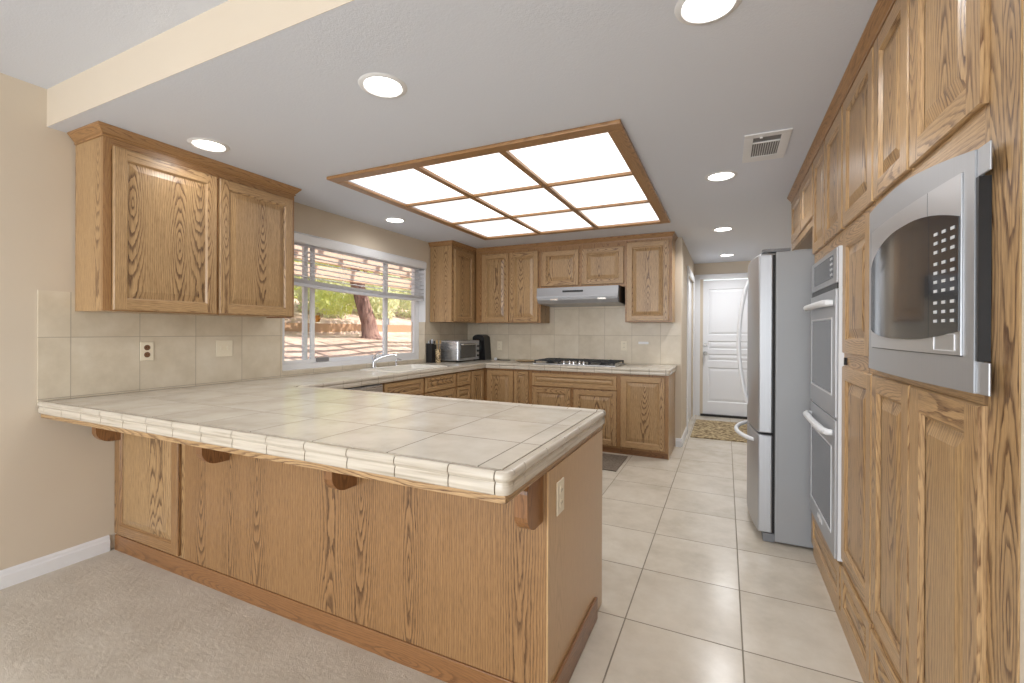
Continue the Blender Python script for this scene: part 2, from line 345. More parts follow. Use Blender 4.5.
# baseboards
def bprof(h=.095, t=.014): return [(0, 0), (t, 0), (t, h-.03), (t-.004, h-.022), (t-.005, h-.01), (t-.009, h), (0, h)]
m = MB(); m.prism([(p[0], p[1]) for p in bprof()], 'y', -3.49, 1.37); struct('baseboard_left', m, WHITE)
m = MB(); m.prism([(YW-p[0], p[1]) for p in bprof()], 'x', 2.742, 2.813)
m.prism([(2.80+p[0], p[1]) for p in bprof()], 'y', YW, 6.12); struct('baseboard_back', m, WHITE)
m = MB(); m.box(3.702, 3.7145, -3.49, 1.09, 0, .095); struct('baseboard_right', m, WHITE)

# ------------------------------------------------------------------ sink window
win = thing('window_1', 'white three-light window above the sink', 'window', (-.1, 3.46, wz0)); del win['category']; win['kind'] = 'structure'
fx0, fx1 = -.14, -.08
m = MB(); m.box(fx0, fx1, wy0, wy0+.05, wz0, wz1); m.box(fx0, fx1, wy1-.055, wy1, wz0, wz1); m.box(fx0, fx1, wy0+.05, wy1-.055, wz0, wz0+.055); m.box(fx0, fx1, wy0+.05, wy1-.055, wz1-.05, wz1)
obj('window_frame', m, VINYL, win, bevel=.003)
def sash(y0, y1, x0, x1, fw):
    z0, z1 = wz0+.056, wz1-.051; m = MB(); m.box(x0, x1, y0, y0+fw, z0, z1); m.box(x0, x1, y1-fw, y1, z0, z1); m.box(x0, x1, y0+fw, y1-fw, z0, z0+fw*.8); m.box(x0, x1, y0+fw, y1-fw, z1-fw*.8, z1)
    s_ = obj('sash', m, VINYL, win, bevel=.002)
    m = MB(); m.box((x0+x1)/2-.003, (x0+x1)/2+.003, y0+fw, y1-fw, z0+fw*.8, z1-fw*.8); obj('pane', m, GLASS, s_); return s_
s1 = sash(wy0+.051, 2.895, -.105, -.082, .038); s2 = sash(2.80, 3.89, -.135, -.108, .04); s3 = sash(3.80, wy1-.056, -.105, -.082, .042)
m = MB(); m.lathe([(.0, -.078), (.013, -.078), (.013, -.07), (.007, -.066), (0, -.066)], (0, 2.935, 1.40), 14, axis='x'); m.box(-.108, -.078, 2.925, 2.945, 1.37, 1.43)
obj('latch', m, plain('brass', (170, 120, 50), .35, .7), s1)
m = MB(); m.box(-.08, -.066, 3.835, 3.87, 1.36, 1.43); obj('latch', m, VINYL, s3, bevel=.004)
m = MB(); m.box(-.108, -.098, 2.93, 3.07, 1.01, 1.045); obj('latch', m, SSD, s2)
# reveal lining: painted above, tiled below
m = MB(); m.box(-.2, .008, wy1-.004, wy1+.004, 1.40, wz1); m.box(-.2, 0.004, wy0, wy1, wz1-.003, wz1+.004); struct('trim_2', m, WHITE)
# blinds
bl = thing('window_blind', 'white horizontal slat blind raised halfway over the sink window', 'window blind', (-.03, 3.46, 2.03))
m = MB(); m.prism([(-.035, 2.03), (.02, 2.03), (.026, 2.045), (.026, 2.10), (.016, 2.112), (-.035, 2.112)], 'y', wy0+.008, wy1-.006); obj('valance', m, WHITE, bl, bevel=.003)
zr = lambda y: 1.70-.022*math.sin((y-wy0)/(wy1-wy0)*PI*.9)+.012*(y-3)*-1
zs = 2.02; k = 0
while zs > 1.735:
    m = MB()
    def fn(a, b, zs=zs):
        y = wy0+.015+a*(wy1-wy0-.025); sag = (2.03-zs)/.33*(zr(y)-1.70); return Vector((-.055+b*.05, y, zs+sag-.004*(b-.5)-.006*(2*b-1)**2))
    m.grid(fn, 12, 4); s_ = obj('slat', m, WHITE, bl, smooth=True); md = s_.modifiers.new('solid', 'SOLIDIFY'); md.thickness = .003
    zs -= .043
m = MB()
for i in range(5):   # stacked slats
    m.grid(lambda a, b, i=i: Vector((-.055+b*.05, wy0+.015+a*(wy1-wy0-.025), zr(wy0+.015+a*(wy1-wy0-.025))+.005+i*.006)), 12, 1)
o_ = obj('slat_stack', m, WHITE, bl); md = o_.modifiers.new('solid', 'SOLIDIFY'); md.thickness = .003
m = MB()
for i in range(16):
    y0 = wy0+.015+i/16*(wy1-wy0-.025); y1 = wy0+.015+(i+1)/16*(wy1-wy0-.025); z0, z1 = zr(y0), zr(y1)
    P = [(-.056, y0, z0-.026), (-.004, y0, z0-.026), (-.004, y0, z0), (-.056, y0, z0), (-.056, y1, z1-.026), (-.004, y1, z1-.026), (-.004, y1, z1), (-.056, y1, z1)]
    m.add(P, [(0, 1, 5, 4), (1, 2, 6, 5), (2, 3, 7, 6), (3, 0, 4, 7)] + ([(0, 3, 2, 1)] if i == 0 else []) + ([(4, 5, 6, 7)] if i == 15 else []))
obj('bottom_rail', m, plain('rail_white', (214, 217, 224), .4), bl)
for y in (2.62, 3.15, 3.75, 4.30):
    m = MB(); m.tube([(-.003, y, 2.03), (-.003, y, zr(y)-.005)], .0014, 6); m.tube([(-.058, y, 2.03), (-.058, y, zr(y)-.005)], .0014, 6); obj('ladder_cord', m, WHITE, bl)

# ------------------------------------------------------------------ backsplash
ts = .008
m = MB(); m.box(.0003, ts, 1.065, wy0-.002, .915, 1.497); m.box(.0003, ts, wy0-.002, wy1, .915, wz0); m.box(.0003, ts, wy1, YW-.001, .915, 1.40)
m.box(-.078, .0003, wy0+.001, wy1-.005, wz0+.0005, wz0+ts); m.box(-.078, ts, wy1-.012, wy1-.004, wz0+ts, 1.40)
bs = obj('tile_backsplash', m, BSPL); tag(bs, 'cream wall tiles on the left wall around the sink window sill', 'backsplash')
m = MB(); m.box(ts+.0005, 2.79, YW-.0005-ts, YW-.0005, .915, 1.396); m.box(1.282, 2.215, YW-.0005-ts, YW-.0005, 1.396, 1.66)
bs2 = obj('tile_backsplash', m, BSPL); tag(bs2, 'cream wall tiles behind the gas cooktop', 'backsplash')

# ------------------------------------------------------------------ countertop (one continuous worktop)
ct = thing('tile_countertop', 'U-shaped cream tiled countertop with rounded tile edging', 'countertop', (1.3, 1.6, .86))
CX, CY0, CY1 = 2.73, 1.065, 2.145      # peninsula outer limits
EX = .645; EY = 4.745; BX1 = 2.746      # left run front edge, back run front edge, right end
t = .036; zt = .914
sk = (.10, .56, 3.26, 4.06)             # sink cut-out
m = MB()
z0 = .8535
m.box(.009, CX-t, CY0+t, CY1-t, z0, zt)
m.box(.009, EX-t, CY1-t, sk[2], z0, zt); m.box(.009, sk[0], sk[2], sk[3], z0, zt); m.box(sk[1], EX-t, sk[2], sk[3], z0, zt); m.box(.009, EX-t, sk[3], YW-.01, z0, zt)
m.box(EX-t, BX1-t, EY+t, YW-.01, z0, zt)
obj('tile_top', m, CTOP, ct)
EDGE = None
def edgemat():
    x = NB('edge_tile'); P = x.n('ShaderNodeNewGeometry').outputs['Position']; X = x.xyz(P)
    st = x.noise(x.comb(x.m_('MULTIPLY', x.m_('ADD', X[0], X[1]), 3), 0, x.m_('MULTIPLY', X[2], 90)), 1, 3); n2 = x.noise(P, 22, 4)
    n0 = x.n('ShaderNodeNewGeometry').outputs['Normal']; N = x.xyz(n0)
    c = x.ramp(st, [(.3, lin(214, 206, 192)), (.5, lin(202, 192, 177)), (.7, lin(172, 161, 144))]); c = x.mix(x.m_('MULTIPLY', n2, .3), c, lin(210, 202, 188))
    x.P(Base_Color=c, Roughness=.22); return x.m
EDGE = edgemat(); GROUT = plain('grout', (112, 98, 80), .9)
def edge_prof(n=7):  # outward distance d from inner joint, height z
    P = [(.003, .853), (t-.004, .853), (t-.001, .857), (t, .868), (t-.001, .878), (t-.004, .887)]
    P += [(t-.006+.010*math.sin(a), .900+.0175*math.cos(a)-.0) for a in [PI*.55*(1-i/n) for i in range(n+1)]]
    P += [(t-.016, .9165), (.007, .9145), (.003, .9125)]
    return P
EP = edge_prof()
def edge_run(a0, a1, pitch, axis, base, sgn, off=0):
    """segments of rounded edge tile: along axis ('x' or 'y'), base = joint coordinate, sgn = outward sign"""
    m = MB(); a = a0; first = True
    poly = [(base+sgn*d, z) for d, z in EP]
    cuts = [a0]; nxt = a0+off if off else a0+pitch
    while nxt < a1-.02: cuts.append(nxt); nxt += pitch
    cuts.append(a1)
    for p, q in zip(cuts[:-1], cuts[1:]): m.prism(poly, 'x' if axis == 'x' else 'y', p+.0019, q-.0019)
    o = obj('edge_tile_row', m, EDGE, ct, smooth=True)
    g = MB(); g.prism([(base+sgn*(d*.92 if d > .0035 else 0), .855+(z-.853)*.95) for d, z in EP], 'x' if axis == 'x' else 'y', a0-.0028, a1+.0028); obj('grout_line', g, GROUT, ct)
    return o
cs = t+.003
edge_run(.009, CX-cs, .19, 'x', CY0+t, -1, off=.065)            # long front edge; prism axis x uses poly=(y,z)
edge_run(CY0+cs, CY1-cs, .175, 'y', CX-t, 1, off=.075)
edge_run(EX, CX-cs, .19, 'x', CY1-t, 1)
edge_run(CY1, EY, .19, 'y', EX-t, 1)
edge_run(EX, BX1-cs, .19, 'x', EY+t, -1)
edge_run(EY+cs, YW-.01, .19, 'y', BX1-t, 1)
def corner(cx, cy, sx, sy):  # rounded corner block: revolve edge profile
    m = MB(); n = 10; V = []; Fs = []
    for i in range(n+1):
        a = i/n*PI/2
        for d, z in EP: V.append((cx+sx*d*1.04*math.cos(a)**.7 if a < PI/2-1e-6 else cx, cy+sy*d*1.04*(math.sin(a)**.7 if a > 1e-6 else 0), z+.001*(d > .01)))
    k = len(EP)
    for i in range(n):
        for j in range(k-1): Fs.append((i*k+j, i*k+j+1, (i+1)*k+j+1, (i+1)*k+j))
    m.add(V, Fs); obj('corner_tile', m, EDGE, ct, smooth=True)
corner(CX-t, CY0+t, 1, -1); corner(CX-t, CY1-t, 1, 1); corner(BX1-t, EY+t, 1, -1)
# ------------------------------------------------------------------ peninsula cabinet
pn = thing('peninsula_cabinet', 'oak peninsula cabinet with veneered back panel under the tiled counter', 'cabinet', (1.36, 1.75, 0))
ZB = .828
# plywood build-up and wooden strip under the tiles
m = MB(); zw0, zw1 = .829, .8525
m.box(.004, CX-.012, CY0+.012, CY0+.03, zw0, zw1, 'x'); m.box(CX-.03, CX-.012, CY0+.0305, CY1-.012, zw0, zw1, 'y'); m.box(EX, CX-.0305, CY1-.03, CY1-.012, zw0, zw1, 'x')
obj('support_trim', m, OAK, pn, bevel=.002)
m = MB(); m.box(.004, CX-.031, CY0+.031, YF-.02, zw1-.012, zw1, 'x'); obj('underlay_board', m, OAKD, pn)

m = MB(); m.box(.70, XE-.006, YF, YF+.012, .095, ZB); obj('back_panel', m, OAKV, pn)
m = MB(); m.box(XE-.0055, XE, YF, 2.118, .004, ZB); obj('end_panel', m, OAKE, pn)
m = MB(); m.box(.004, XE-.007, YF+.013, 2.11, .004, ZB-.002); obj('carcass', m, OAKD, pn)
m = MB(); m.box(.004, .70, YF+.0005, YF+.012, .095, ZB); obj('face_frame', m, OAK, pn)
m = MB(); m.box(.018, XE-.007, YF-.006, YF+.012, .004, .094, 'x'); obj('base_moulding', m, OAKD, pn, bevel=.002)
m = MB(); m.box(XE+.0005, XE+.012, YF+.02, 1.995, .004, .10, 'y'); obj('base_moulding', m, OAKD, pn, bevel=.002)
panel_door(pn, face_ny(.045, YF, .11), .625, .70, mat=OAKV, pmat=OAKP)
def corbel(x0, x1):
    P = [(YF-.0005, .8275), (YF-.115, .8275), (YF-.115, .812), (YF-.128, .80), (YF-.13, .79)]
    for i in range(1, 9): a = i/8*PI/2; P.append((YF-.13+.075*(1-math.cos(a)), .73-.07*math.sin(a)))
    P += [(YF-.0005, .66)]
    m = MB(); m.prism(P, 'x', x0, x1, along=(0, 0, 1)); return obj('corbel', m, OAKD, pn, bevel=.008)
for x in (.06, 1.02, 1.84, 2.655): corbel(x, x+.045)

# outlets
def outlet(label, T, w=.072, h=.116, kind='duplex', plate=ALMOND, sock=ALMOND, group=None):
    o = thing('wall_outlet' if kind != 'switch' else 'wall_switch', label, 'outlet' if kind != 'switch' else 'light switch', T @ Vector((0, 0, 0)), group)
    m = MB(); m.T = T; m.box(-w/2, w/2, -h/2, h/2, .0005, .006); obj('cover_plate', m, plate, o, bevel=.003)
    if kind == 'duplex':
        for s in (-1, 1):
            m = MB(); m.T = T; m.lathe([(0, .0085), (.015, .0085), (.017, .0065), (.017, .006)], (0, s*.022, 0), 20); k_ = obj('socket', m, sock, o, smooth=True)
            for q in (-1, 1): m = MB(); m.T = T; m.box(q*.0065-.0012, q*.0065+.0012, s*.022-.003, s*.022+.006, .0086, .0088); obj('slot', m, BLACK, k_)
    elif kind == 'switch':
        for q in (-.023, .023): m = MB(); m.T = T; m.box(q-.006, q+.006, -.012, .012, .006, .013); obj('toggle', m, sock, o)
    else:
        m = MB(); m.T = T; m.box(-.028, .028, -.012, .012, .006, .009); obj('socket', m, sock, o)
    return o
outlet('almond plate with brown sockets on left wall tiles under the hanging cabinet', face_px(ts, 1.553, 1.16), sock=BROWNP)
outlet('almond two-gang switch plate on tiles left of sink window', face_px(ts, 2.03, 1.163), w=.116, kind='switch')
outlet('almond socket plate near the top of the peninsula end panel', rotM((0, 1, 0), (0, 0, 1), (1, 0, 0), (XE, 1.505, .712)))
outlet('cream socket on the tiles right of the cooktop, below the hood end', face_ny(2.16, YW-.0085, 1.13))
outlet('small wide white plate on tiles right of the cooktop socket', face_ny(2.385, YW-.0085, 1.165), w=.116, h=.03, kind='plain', plate=WHITE, sock=WHITE)
outlet('cream socket on the back tiles right of the toaster oven', face_ny(.51, YW-.0085, 1.10))

# ------------------------------------------------------------------ ceiling fittings
lp = thing('ceiling_light_panel', 'large nine-pane oak-framed luminous ceiling panel', 'ceiling light', (1.745, 3.42, ZC))
m = MB(); ox0, ox1, oy0, oy1 = .735, 2.765, 2.275, 4.56; zf = ZC-.022
m.box(ox0, ox1, oy0, oy0+.085, zf, ZC-.0005, 'x'); m.box(ox0, ox1, oy1-.07, oy1, zf, ZC-.0005, 'x'); m.box(ox0, ox0+.075, oy0+.085, oy1-.07, zf, ZC-.0005, 'y'); m.box(ox1-.085, ox1, oy0+.085, oy1-.07, zf, ZC-.0005, 'y')
obj('frame', m, OAKT, lp, bevel=.005)
ix0, ix1, iy0, iy1 = ox0+.075, ox1-.085, oy0+.085, oy1-.07
cw = (ix1-ix0)/3; ch = (iy1-iy0)/3
for i in (1, 2):
    m = MB(); x = ix0+cw*i; m.box(x-.022, x+.022, iy0+.0005, iy1-.0005, zf+.003, ZC+.003, 'y'); obj('divider', m, OAKT, lp, bevel=.003)
for j in (1, 2):
    for i in range(3):
        m = MB(); y = iy0+ch*j; m.box(ix0+cw*i+(.0225 if i else .0005), ix0+cw*(i+1)-(.0225 if i < 2 else .0005), y-.016, y+.016, zf+.004, ZC+.002, 'x'); obj('divider', m, OAKT, lp, bevel=.003)
for i in range(3):
    for j in range(3):
        m = MB(); m.box(ix0+cw*i+.002, ix0+cw*(i+1)-.002, iy0+ch*j+.002, iy0+ch*(j+1)-.002, ZC+.004, ZC+.008); obj('diffuser', m, ACRYL, lp)
m = MB(); m.box(sx0+.003, sx0+.006, sy0+.003, sy1-.003, ZC+.009, ZC+.15); m.box(sx1-.006, sx1-.003, sy0+.003, sy1-.003, ZC+.009, ZC+.15); m.box(sx0+.006, sx1-.006, sy0+.003, sy0+.006, ZC+.009, ZC+.15); m.box(sx0+.006, sx1-.006, sy1-.006, sy1-.003, ZC+.009, ZC+.15)
m.box(sx0+.006, sx1-.006, sy0+.006, sy1-.006, ZC+.15, ZC+.155); obj('light_box', m, WHITE, lp)
DL = [((1.888, 1.538), 'recessed white downlight over the peninsula counter middle'), ((.542, 1.604), 'recessed downlight just outside the left hanging cupboard'), ((.36, 3.444), 'recessed downlight over the sink window'),
      ((3.19, 1.60), 'recessed downlight at the top edge, nearest the camera'), ((3.213, 3.401), 'recessed downlight beyond the ceiling vent'), ((3.218, 5.152), 'recessed downlight at the start of the passage'), ((3.261, 6.905), 'farthest recessed downlight, before the white door')]
for (x, y), lb in DL:
    d = thing('recessed_downlight', lb, 'downlight', (x, y, ZC), 'recessed kitchen downlights')
    m = MB(); m.lathe([(.078, -.002), (.083, -.007), (.098, -.005), (.104, -.0006), (.078, -.0006), (.078, -.002)], (x, y, ZC), 40); obj('trim_ring', m, VENTW, d, smooth=True)
    m = MB(); m.lathe([(.0, -.0012), (.077, -.0012)], (x, y, ZC), 40); obj('lens', m, LENS, d)
    m = MB(); m.lathe([(0.0, -.010), (.034, -.010), (.045, -.0065), (.047, -.0014)], (x, y, ZC), 30); obj('lamp_face', m, LENS, d, smooth=True)
    ld = bpy.data.lights.new('downlight_lamp', 'AREA'); ld.shape = 'DISK'; ld.size = .12; ld.energy = 1.1 if x < 1 else (3.6 if y < 4 else 7.5); ld.color = (.97, .98, 1); ld.spread = math.radians(150)
    lo = bpy.data.objects.new('lamp', ld); S.collection.objects.link(lo); lo.parent = d; lo.location = (0, 0, -.0125)
v = thing('ceiling_vent', 'white louvred air register in the kitchen ceiling', 'air vent', (3.45, 2.97, ZC))
m = MB(); vx0, vx1, vy0, vy1 = 3.335, 3.560, 2.75, 3.18; iy0_, iy1_ = 2.80, 3.10; fi = .045
m.box(vx0, vx1, vy0, iy0_, ZC-.008, ZC-.0005); m.box(vx0, vx1, iy1_, vy1, ZC-.008, ZC-.0005); m.box(vx0, vx0+fi, iy0_, iy1_, ZC-.008, ZC-.0005); m.box(vx1-fi, vx1, iy0_, iy1_, ZC-.008, ZC-.0005)
m.box(vx0+fi, vx1-fi, 2.875, 2.89, ZC-.008, ZC-.0005); obj('frame', m, VENTW, v, bevel=.002)
m = MB(); m.box(vx0+fi+.0005, vx1-fi-.0005, iy0_+.0005, iy1_-.0005, ZC-.0015, ZC-.0006); obj('backing', m, SLOT, v)
for i in range(12):
    x = vx0+fi+.006+i*.0118; m = MB(); m.add([(x, 2.8905, ZC-.007), (x+.002, 2.8905, ZC-.007), (x+.006, 2.8905, ZC-.0018), (x+.004, 2.8905, ZC-.0018), (x, 3.0995, ZC-.007), (x+.002, 3.0995, ZC-.007), (x+.006, 3.0995, ZC-.0018), (x+.004, 3.0995, ZC-.0018)], [(0, 1, 2, 3), (4, 7, 6, 5), (0, 4, 5, 1), (1, 5, 6, 2), (2, 6, 7, 3), (3, 7, 4, 0)]); obj('louvre', m, VENTW, v)
m = MB(); m.box(3.41, 3.425, 2.785, 2.80, ZC-.016, ZC-.0085); obj('lever', m, VENTW, v, bevel=.003)

# ------------------------------------------------------------------ wall cabinets
CROWN = [(0, -.075), (.008, -.075), (.010, -.064), (.005, -.060), (.014, -.052), (.022, -.040), (.036, -.022), (.042, -.014), (.045, -.010), (.045, -.0008), (0, -.0008)]
def crown_path(parent, pts, mat=OAKT, k=1.0, name='crown_moulding'):
    """sweep crown profile along polyline pts [(x,y)], outward = right-hand side of travel; mitred"""
    m = MB(); pts = [Vector((p[0], p[1], 0)) for p in pts]; rings = []
    for i, p in enumerate(pts):
        ds = []
        if i > 0: ds.append((p-pts[i-1]).normalized())
        if i < len(pts)-1: ds.append((pts[i+1]-p).normalized())
        ns = [Vector((d.y, -d.x, 0)) for d in ds]
        n = ns[0] if len(ns) == 1 else (ns[0]+ns[1])/(1+ns[0].dot(ns[1]))
        rings.append([p+n*a*k*.8+Vector((0, 0, ZC+z*.75)) for a, z in CROWN])
    for i in range(len(pts)-1):
        al = pts[i+1]-pts[i]; o = (random.random()*9, random.random()*9); q = len(CROWN)
        for j in range(q):
            j2 = (j+1) % q; m.quad([rings[i][j], rings[i][j2], rings[i+1][j2], rings[i+1][j]], al, o)
    m.quad(rings[0]); m.quad(list(reversed(rings[-1])))
    return obj(name, m, mat, parent)
# left hanging cabinet
cb = thing('wall_cabinet', 'two-door oak hanging cabinet on left wall above peninsula', 'cabinet', (.16, 1.79, 1.40))
y0, y1 = 1.212, 2.365
m = MB(); m.box(.0095, .285, y0, y1, 1.392, ZC-.005); obj('carcass', m, OAK, cb)
m = MB(); m.box(.2855, .305, y0, y0+.035, 1.392, ZC-.005); m.box(.2855, .305, y1-.03, y1, 1.392, ZC-.005); m.box(.2855, .305, y0+.035, y1-.03, 1.392, 1.42, 'y'); m.box(.2855, .305, y0+.035, y1-.03, 2.25, ZC-.005, 'y'); m.box(.2855, .3045, 1.79, 1.815, 1.42, 2.25); obj('face_frame', m, OAKT, cb)
panel_door(cb, face_px(.3055, y0+.038, 1.397), .535, .868, fw=.058); panel_door(cb, face_px(.3055, 1.803, 1.397), .535, .868, fw=.058)
crown_path(cb, [(.012, y0), (.305, y0), (.305, y1), (.012, y1)][::1], k=1)
m = MB(); m.box(.10, .295, 2.29, 2.355, 1.385, 1.3915, 'y'); obj('bottom_cleat', m, OAKD, cb)
# corner wall cabinet on left wall
ca = thing('wall_cabinet', 'oak hanging cabinet between sink window and back corner', 'cabinet', (.16, 4.8, 1.40))
m = MB(); m.box(.0095, .305, 4.51, YW-.01, 1.402, ZC-.005); obj('carcass', m, OAK, ca)
m = MB(); m.box(.3055, .315, 4.51, 5.055, 1.402, ZC-.005); obj('face_frame', m, OAK, ca)
panel_door(ca, face_px(.3155, 4.56, 1.41), .44, .86)
# back wall cabinets
YU = 5.08
def back_cab(label, x0, x1, z0, doors, depth=None):
    x0 = fb(x0) if x0 > .4 else x0; x1 = fb(x1)
    c_ = thing('wall_cabinet', label, 'cabinet', ((x0+x1)/2, 5.23, z0))
    m = MB(); m.box(x0, x1, YU+.0205, YW-.01, z0, ZC-.005); obj('carcass', m, OAK, c_)
    m = MB(); m.box(x0, x1, YU+.0005, YU+.02, z0, ZC-.005); obj('face_frame', m, OAKT, c_)
    for a, b, c, d in doors:
        a, b = fb(a), fb(b); panel_door(c_, face_ny(a, YU, c), b-a, d-c)
    return c_
back_cab('two-door oak hanging cabinet left of the range hood', .3165, 1.255, 1.400, [(.465, .835, 1.41, 2.27), (.85, 1.225, 1.41, 2.27)])
back_cab('short two-door oak cabinet directly above the range hood', 1.2555, 2.2495, 1.80, [(1.27, 1.725, 1.835, 2.25), (1.765, 2.235, 1.835, 2.25)])
back_cab('single-door oak hanging cabinet right of range hood', 2.25, 2.735, 1.400, [(2.27, 2.705, 1.412, 2.28)])
cr = crown_path(None, [(.0, 4.509), (.316, 4.509), (.316, YU-.0005), (fb(2.736), YU-.0005), (fb(2.736), YW-.01)], k=.75); tag(cr, 'oak crown moulding along the tops of the far hanging cabinets', 'crown moulding')
# ------------------------------------------------------------------ range hood
hd = thing('range_hood', 'slim stainless range hood under the short oak cabinet', 'range hood', (1.73, 5.18, 1.6))
hx0, hx1 = fb(1.275), fb(2.222)
m = MB(); m.prism([(YW-.01, 1.799), (4.912, 1.799), (4.902, 1.70), (4.895, 1.68), (YW-.01, 1.66)], 'x', hx0, hx1-.012); obj('body', m, SSD, hd, bevel=.003)
m = MB(); m.prism([(YW-.01, 1.659), (4.895, 1.679), (4.88, 1.655), (4.92, 1.615), (YW-.01, 1.60)], 'x', hx0+.015, hx1-.013); obj('visor', m, SS, hd, bevel=.002)
m = MB(); m.prism([(YW-.01, 1.799), (4.935, 1.799), (4.885, 1.68), (4.89, 1.62), (YW-.01, 1.60)], 'x', hx1-.0115, hx1); obj('end_cap', m, BLACK, hd)
m = MB(); m.box(1.56, 1.80, 4.898, 4.908, 1.742, 1.762); obj('control_strip', m, BLACK, hd)
for x in (1.47, 2.02):
    m = MB(); m.box(x-.045, x+.045, 4.873, 4.882, 1.650, 1.668); obj('light_switch_plate', m, CHROME, hd)
# ------------------------------------------------------------------ gas cooktop
ck = thing('gas_cooktop', 'stainless gas cooktop with black grates on the back counter', 'cooktop', (1.73, 5.05, zt+.002))
m = MB(); m.box(1.235, 2.19, 4.8, 5.315, zt+.0015, zt+.014); obj('tray', m, SSH, ck, bevel=.004)
def grate(x0, x1, y0, y1):
    m = MB(); z = zt+.05; r = .0075
    for y in (y0, y1): m.box(x0, x1, y-r, y+r, z-r*1.6, z)
    for x in (x0, x1): m.box(x-r, x+r, y0-r, y1+r, z-r*1.6, z)
    for y in ((y0+y1)/2,): m.box(x0, x1, y-r, y+r, z-r*1.6, z+.002)
    cx = (x0+x1)/2
    for cy in ((y0*3+y1)/4, (y0+3*y1)/4): m.box(x0, x1, cy-r*.8, cy+r*.8, z-r*1.2, z+.004)
    m.box(cx-r*.8, cx+r*.8, y0, y1, z-r*1.2, z+.004)
    for x in (x0, x1):
        for y in (y0, y1): m.box(x-r, x+r, y-r, y+r, zt+.0145, z)
    obj('grate', m, IRON, ck, bevel=.002)
grate(1.255, 1.54, 4.83, 5.29); grate(1.565, 1.865, 4.97, 5.29); grate(1.89, 2.17, 4.83, 5.29)
for x, y in ((1.40, 4.945), (1.40, 5.175), (1.715, 5.13), (2.03, 4.945), (2.03, 5.175)):
    m = MB(); m.lathe([(.0, .040), (.030, .040), (.033, .036), (.033, .028), (.045, .022), (.05, .0125)], (x, y, zt+.002), 20); obj('burner', m, BLACK, ck, smooth=True)
for i in range(5):
    x = 1.59+i*.058; m = MB(); m.lathe([(.0, .042), (.017, .042), (.019, .038), (.021, .0125)], (x, 4.88+(i % 2)*.035, zt+.002), 18); m.box(x-.003, x+.003, 4.862+(i % 2)*.035, 4.898+(i % 2)*.035, zt+.044, zt+.052); obj('knob', m, CHROME, ck, smooth=True)

# ------------------------------------------------------------------ base cabinets, back run (face plane y 4.70)
YB0 = 4.78
def kick_and_body(c_, x0, x1, zt_=.853):
    m = MB(); m.box(x0, x1, YB0+.0205, YW-.0015, .06, zt_-.02); obj('carcass', m, OAK, c_)
    m = MB(); m.box(x0, x1, YB0+.0005, YB0+.02, .06, zt_); obj('face_frame', m, OAKT, c_)
    m = MB(); m.box(x0, x1, YB0+.03, YB0+.045, .0, .0595, 'x'); obj('toe_kick', m, OAKD, c_)
c_ = thing('base_cabinet', 'single-door oak base cabinet at the right end of back run', 'cabinet', (2.4, 5.0, 0))
kick_and_body(c_, fb(2.2505), fb(2.735)); e_ = fb(2.735)
m = MB(); m.box(e_+.0005, e_+.007, YB0, YW-.0015, .0, .853); obj('end_panel', m, OAK, c_)
panel_door(c_, face_ny(fb(2.27), YB0, .085), fb(2.705)-fb(2.27), .745)
c_ = thing('base_cabinet', 'oak base cabinet below the gas cooktop with wide false drawer', 'cabinet', (1.68, 5.0, 0))
kick_and_body(c_, fb(1.255), fb(2.25))
panel_door(c_, face_ny(fb(1.28), YB0, .675), fb(2.228)-fb(1.28), .145, name='drawer', fw=.034, horiz=True, pmat=OAKP)
panel_door(c_, face_ny(fb(1.28), YB0, .085), .455, .575); panel_door(c_, face_ny(fb(1.765), YB0, .085), .47, .575)
c_ = thing('base_cabinet', 'narrow one-door oak base cabinet left of cooktop cabinet', 'cabinet', (1.14, 5.0, 0))
kick_and_body(c_, fb(1.04), fb(1.2545)); panel_door(c_, face_ny(fb(1.055), YB0, .085), .18, .745, fw=.04)
XB0 = .61
c_ = thing('corner_base_cabinet', 'oak corner base cabinet with two doors meeting inward', 'cabinet', (.5, 5.0, 0))
m = MB(); m.box(.01, XB0+.002, YB0+.0205, YW-.0015, .06, .833); m.box(XB0+.002, fb(1.0395), YB0+.0205, YW-.0015, .06, .833); m.box(.01, XB0-.02, 4.45, YB0+.0205, .06, .833); obj('carcass', m, OAK, c_)
m = MB(); m.box(XB0-.0195, XB0-.0005, 4.45, YB0+.02, .06, .853); m.box(XB0, fb(1.0395), YB0+.0005, YB0+.02, .06, .853); obj('face_frame', m, OAKT, c_)
m = MB(); m.box(XB0, fb(1.0395), YB0+.03, YB0+.045, 0, .0595, 'x'); m.box(XB0-.045, XB0-.03, 4.45, YB0+.03, 0, .0595, 'y'); obj('toe_kick', m, OAKD, c_)
panel_door(c_, face_ny(.66, YB0, .085), .345, .745); panel_door(c_, face_px(XB0, 4.462, .085), .28, .745, fw=.05)
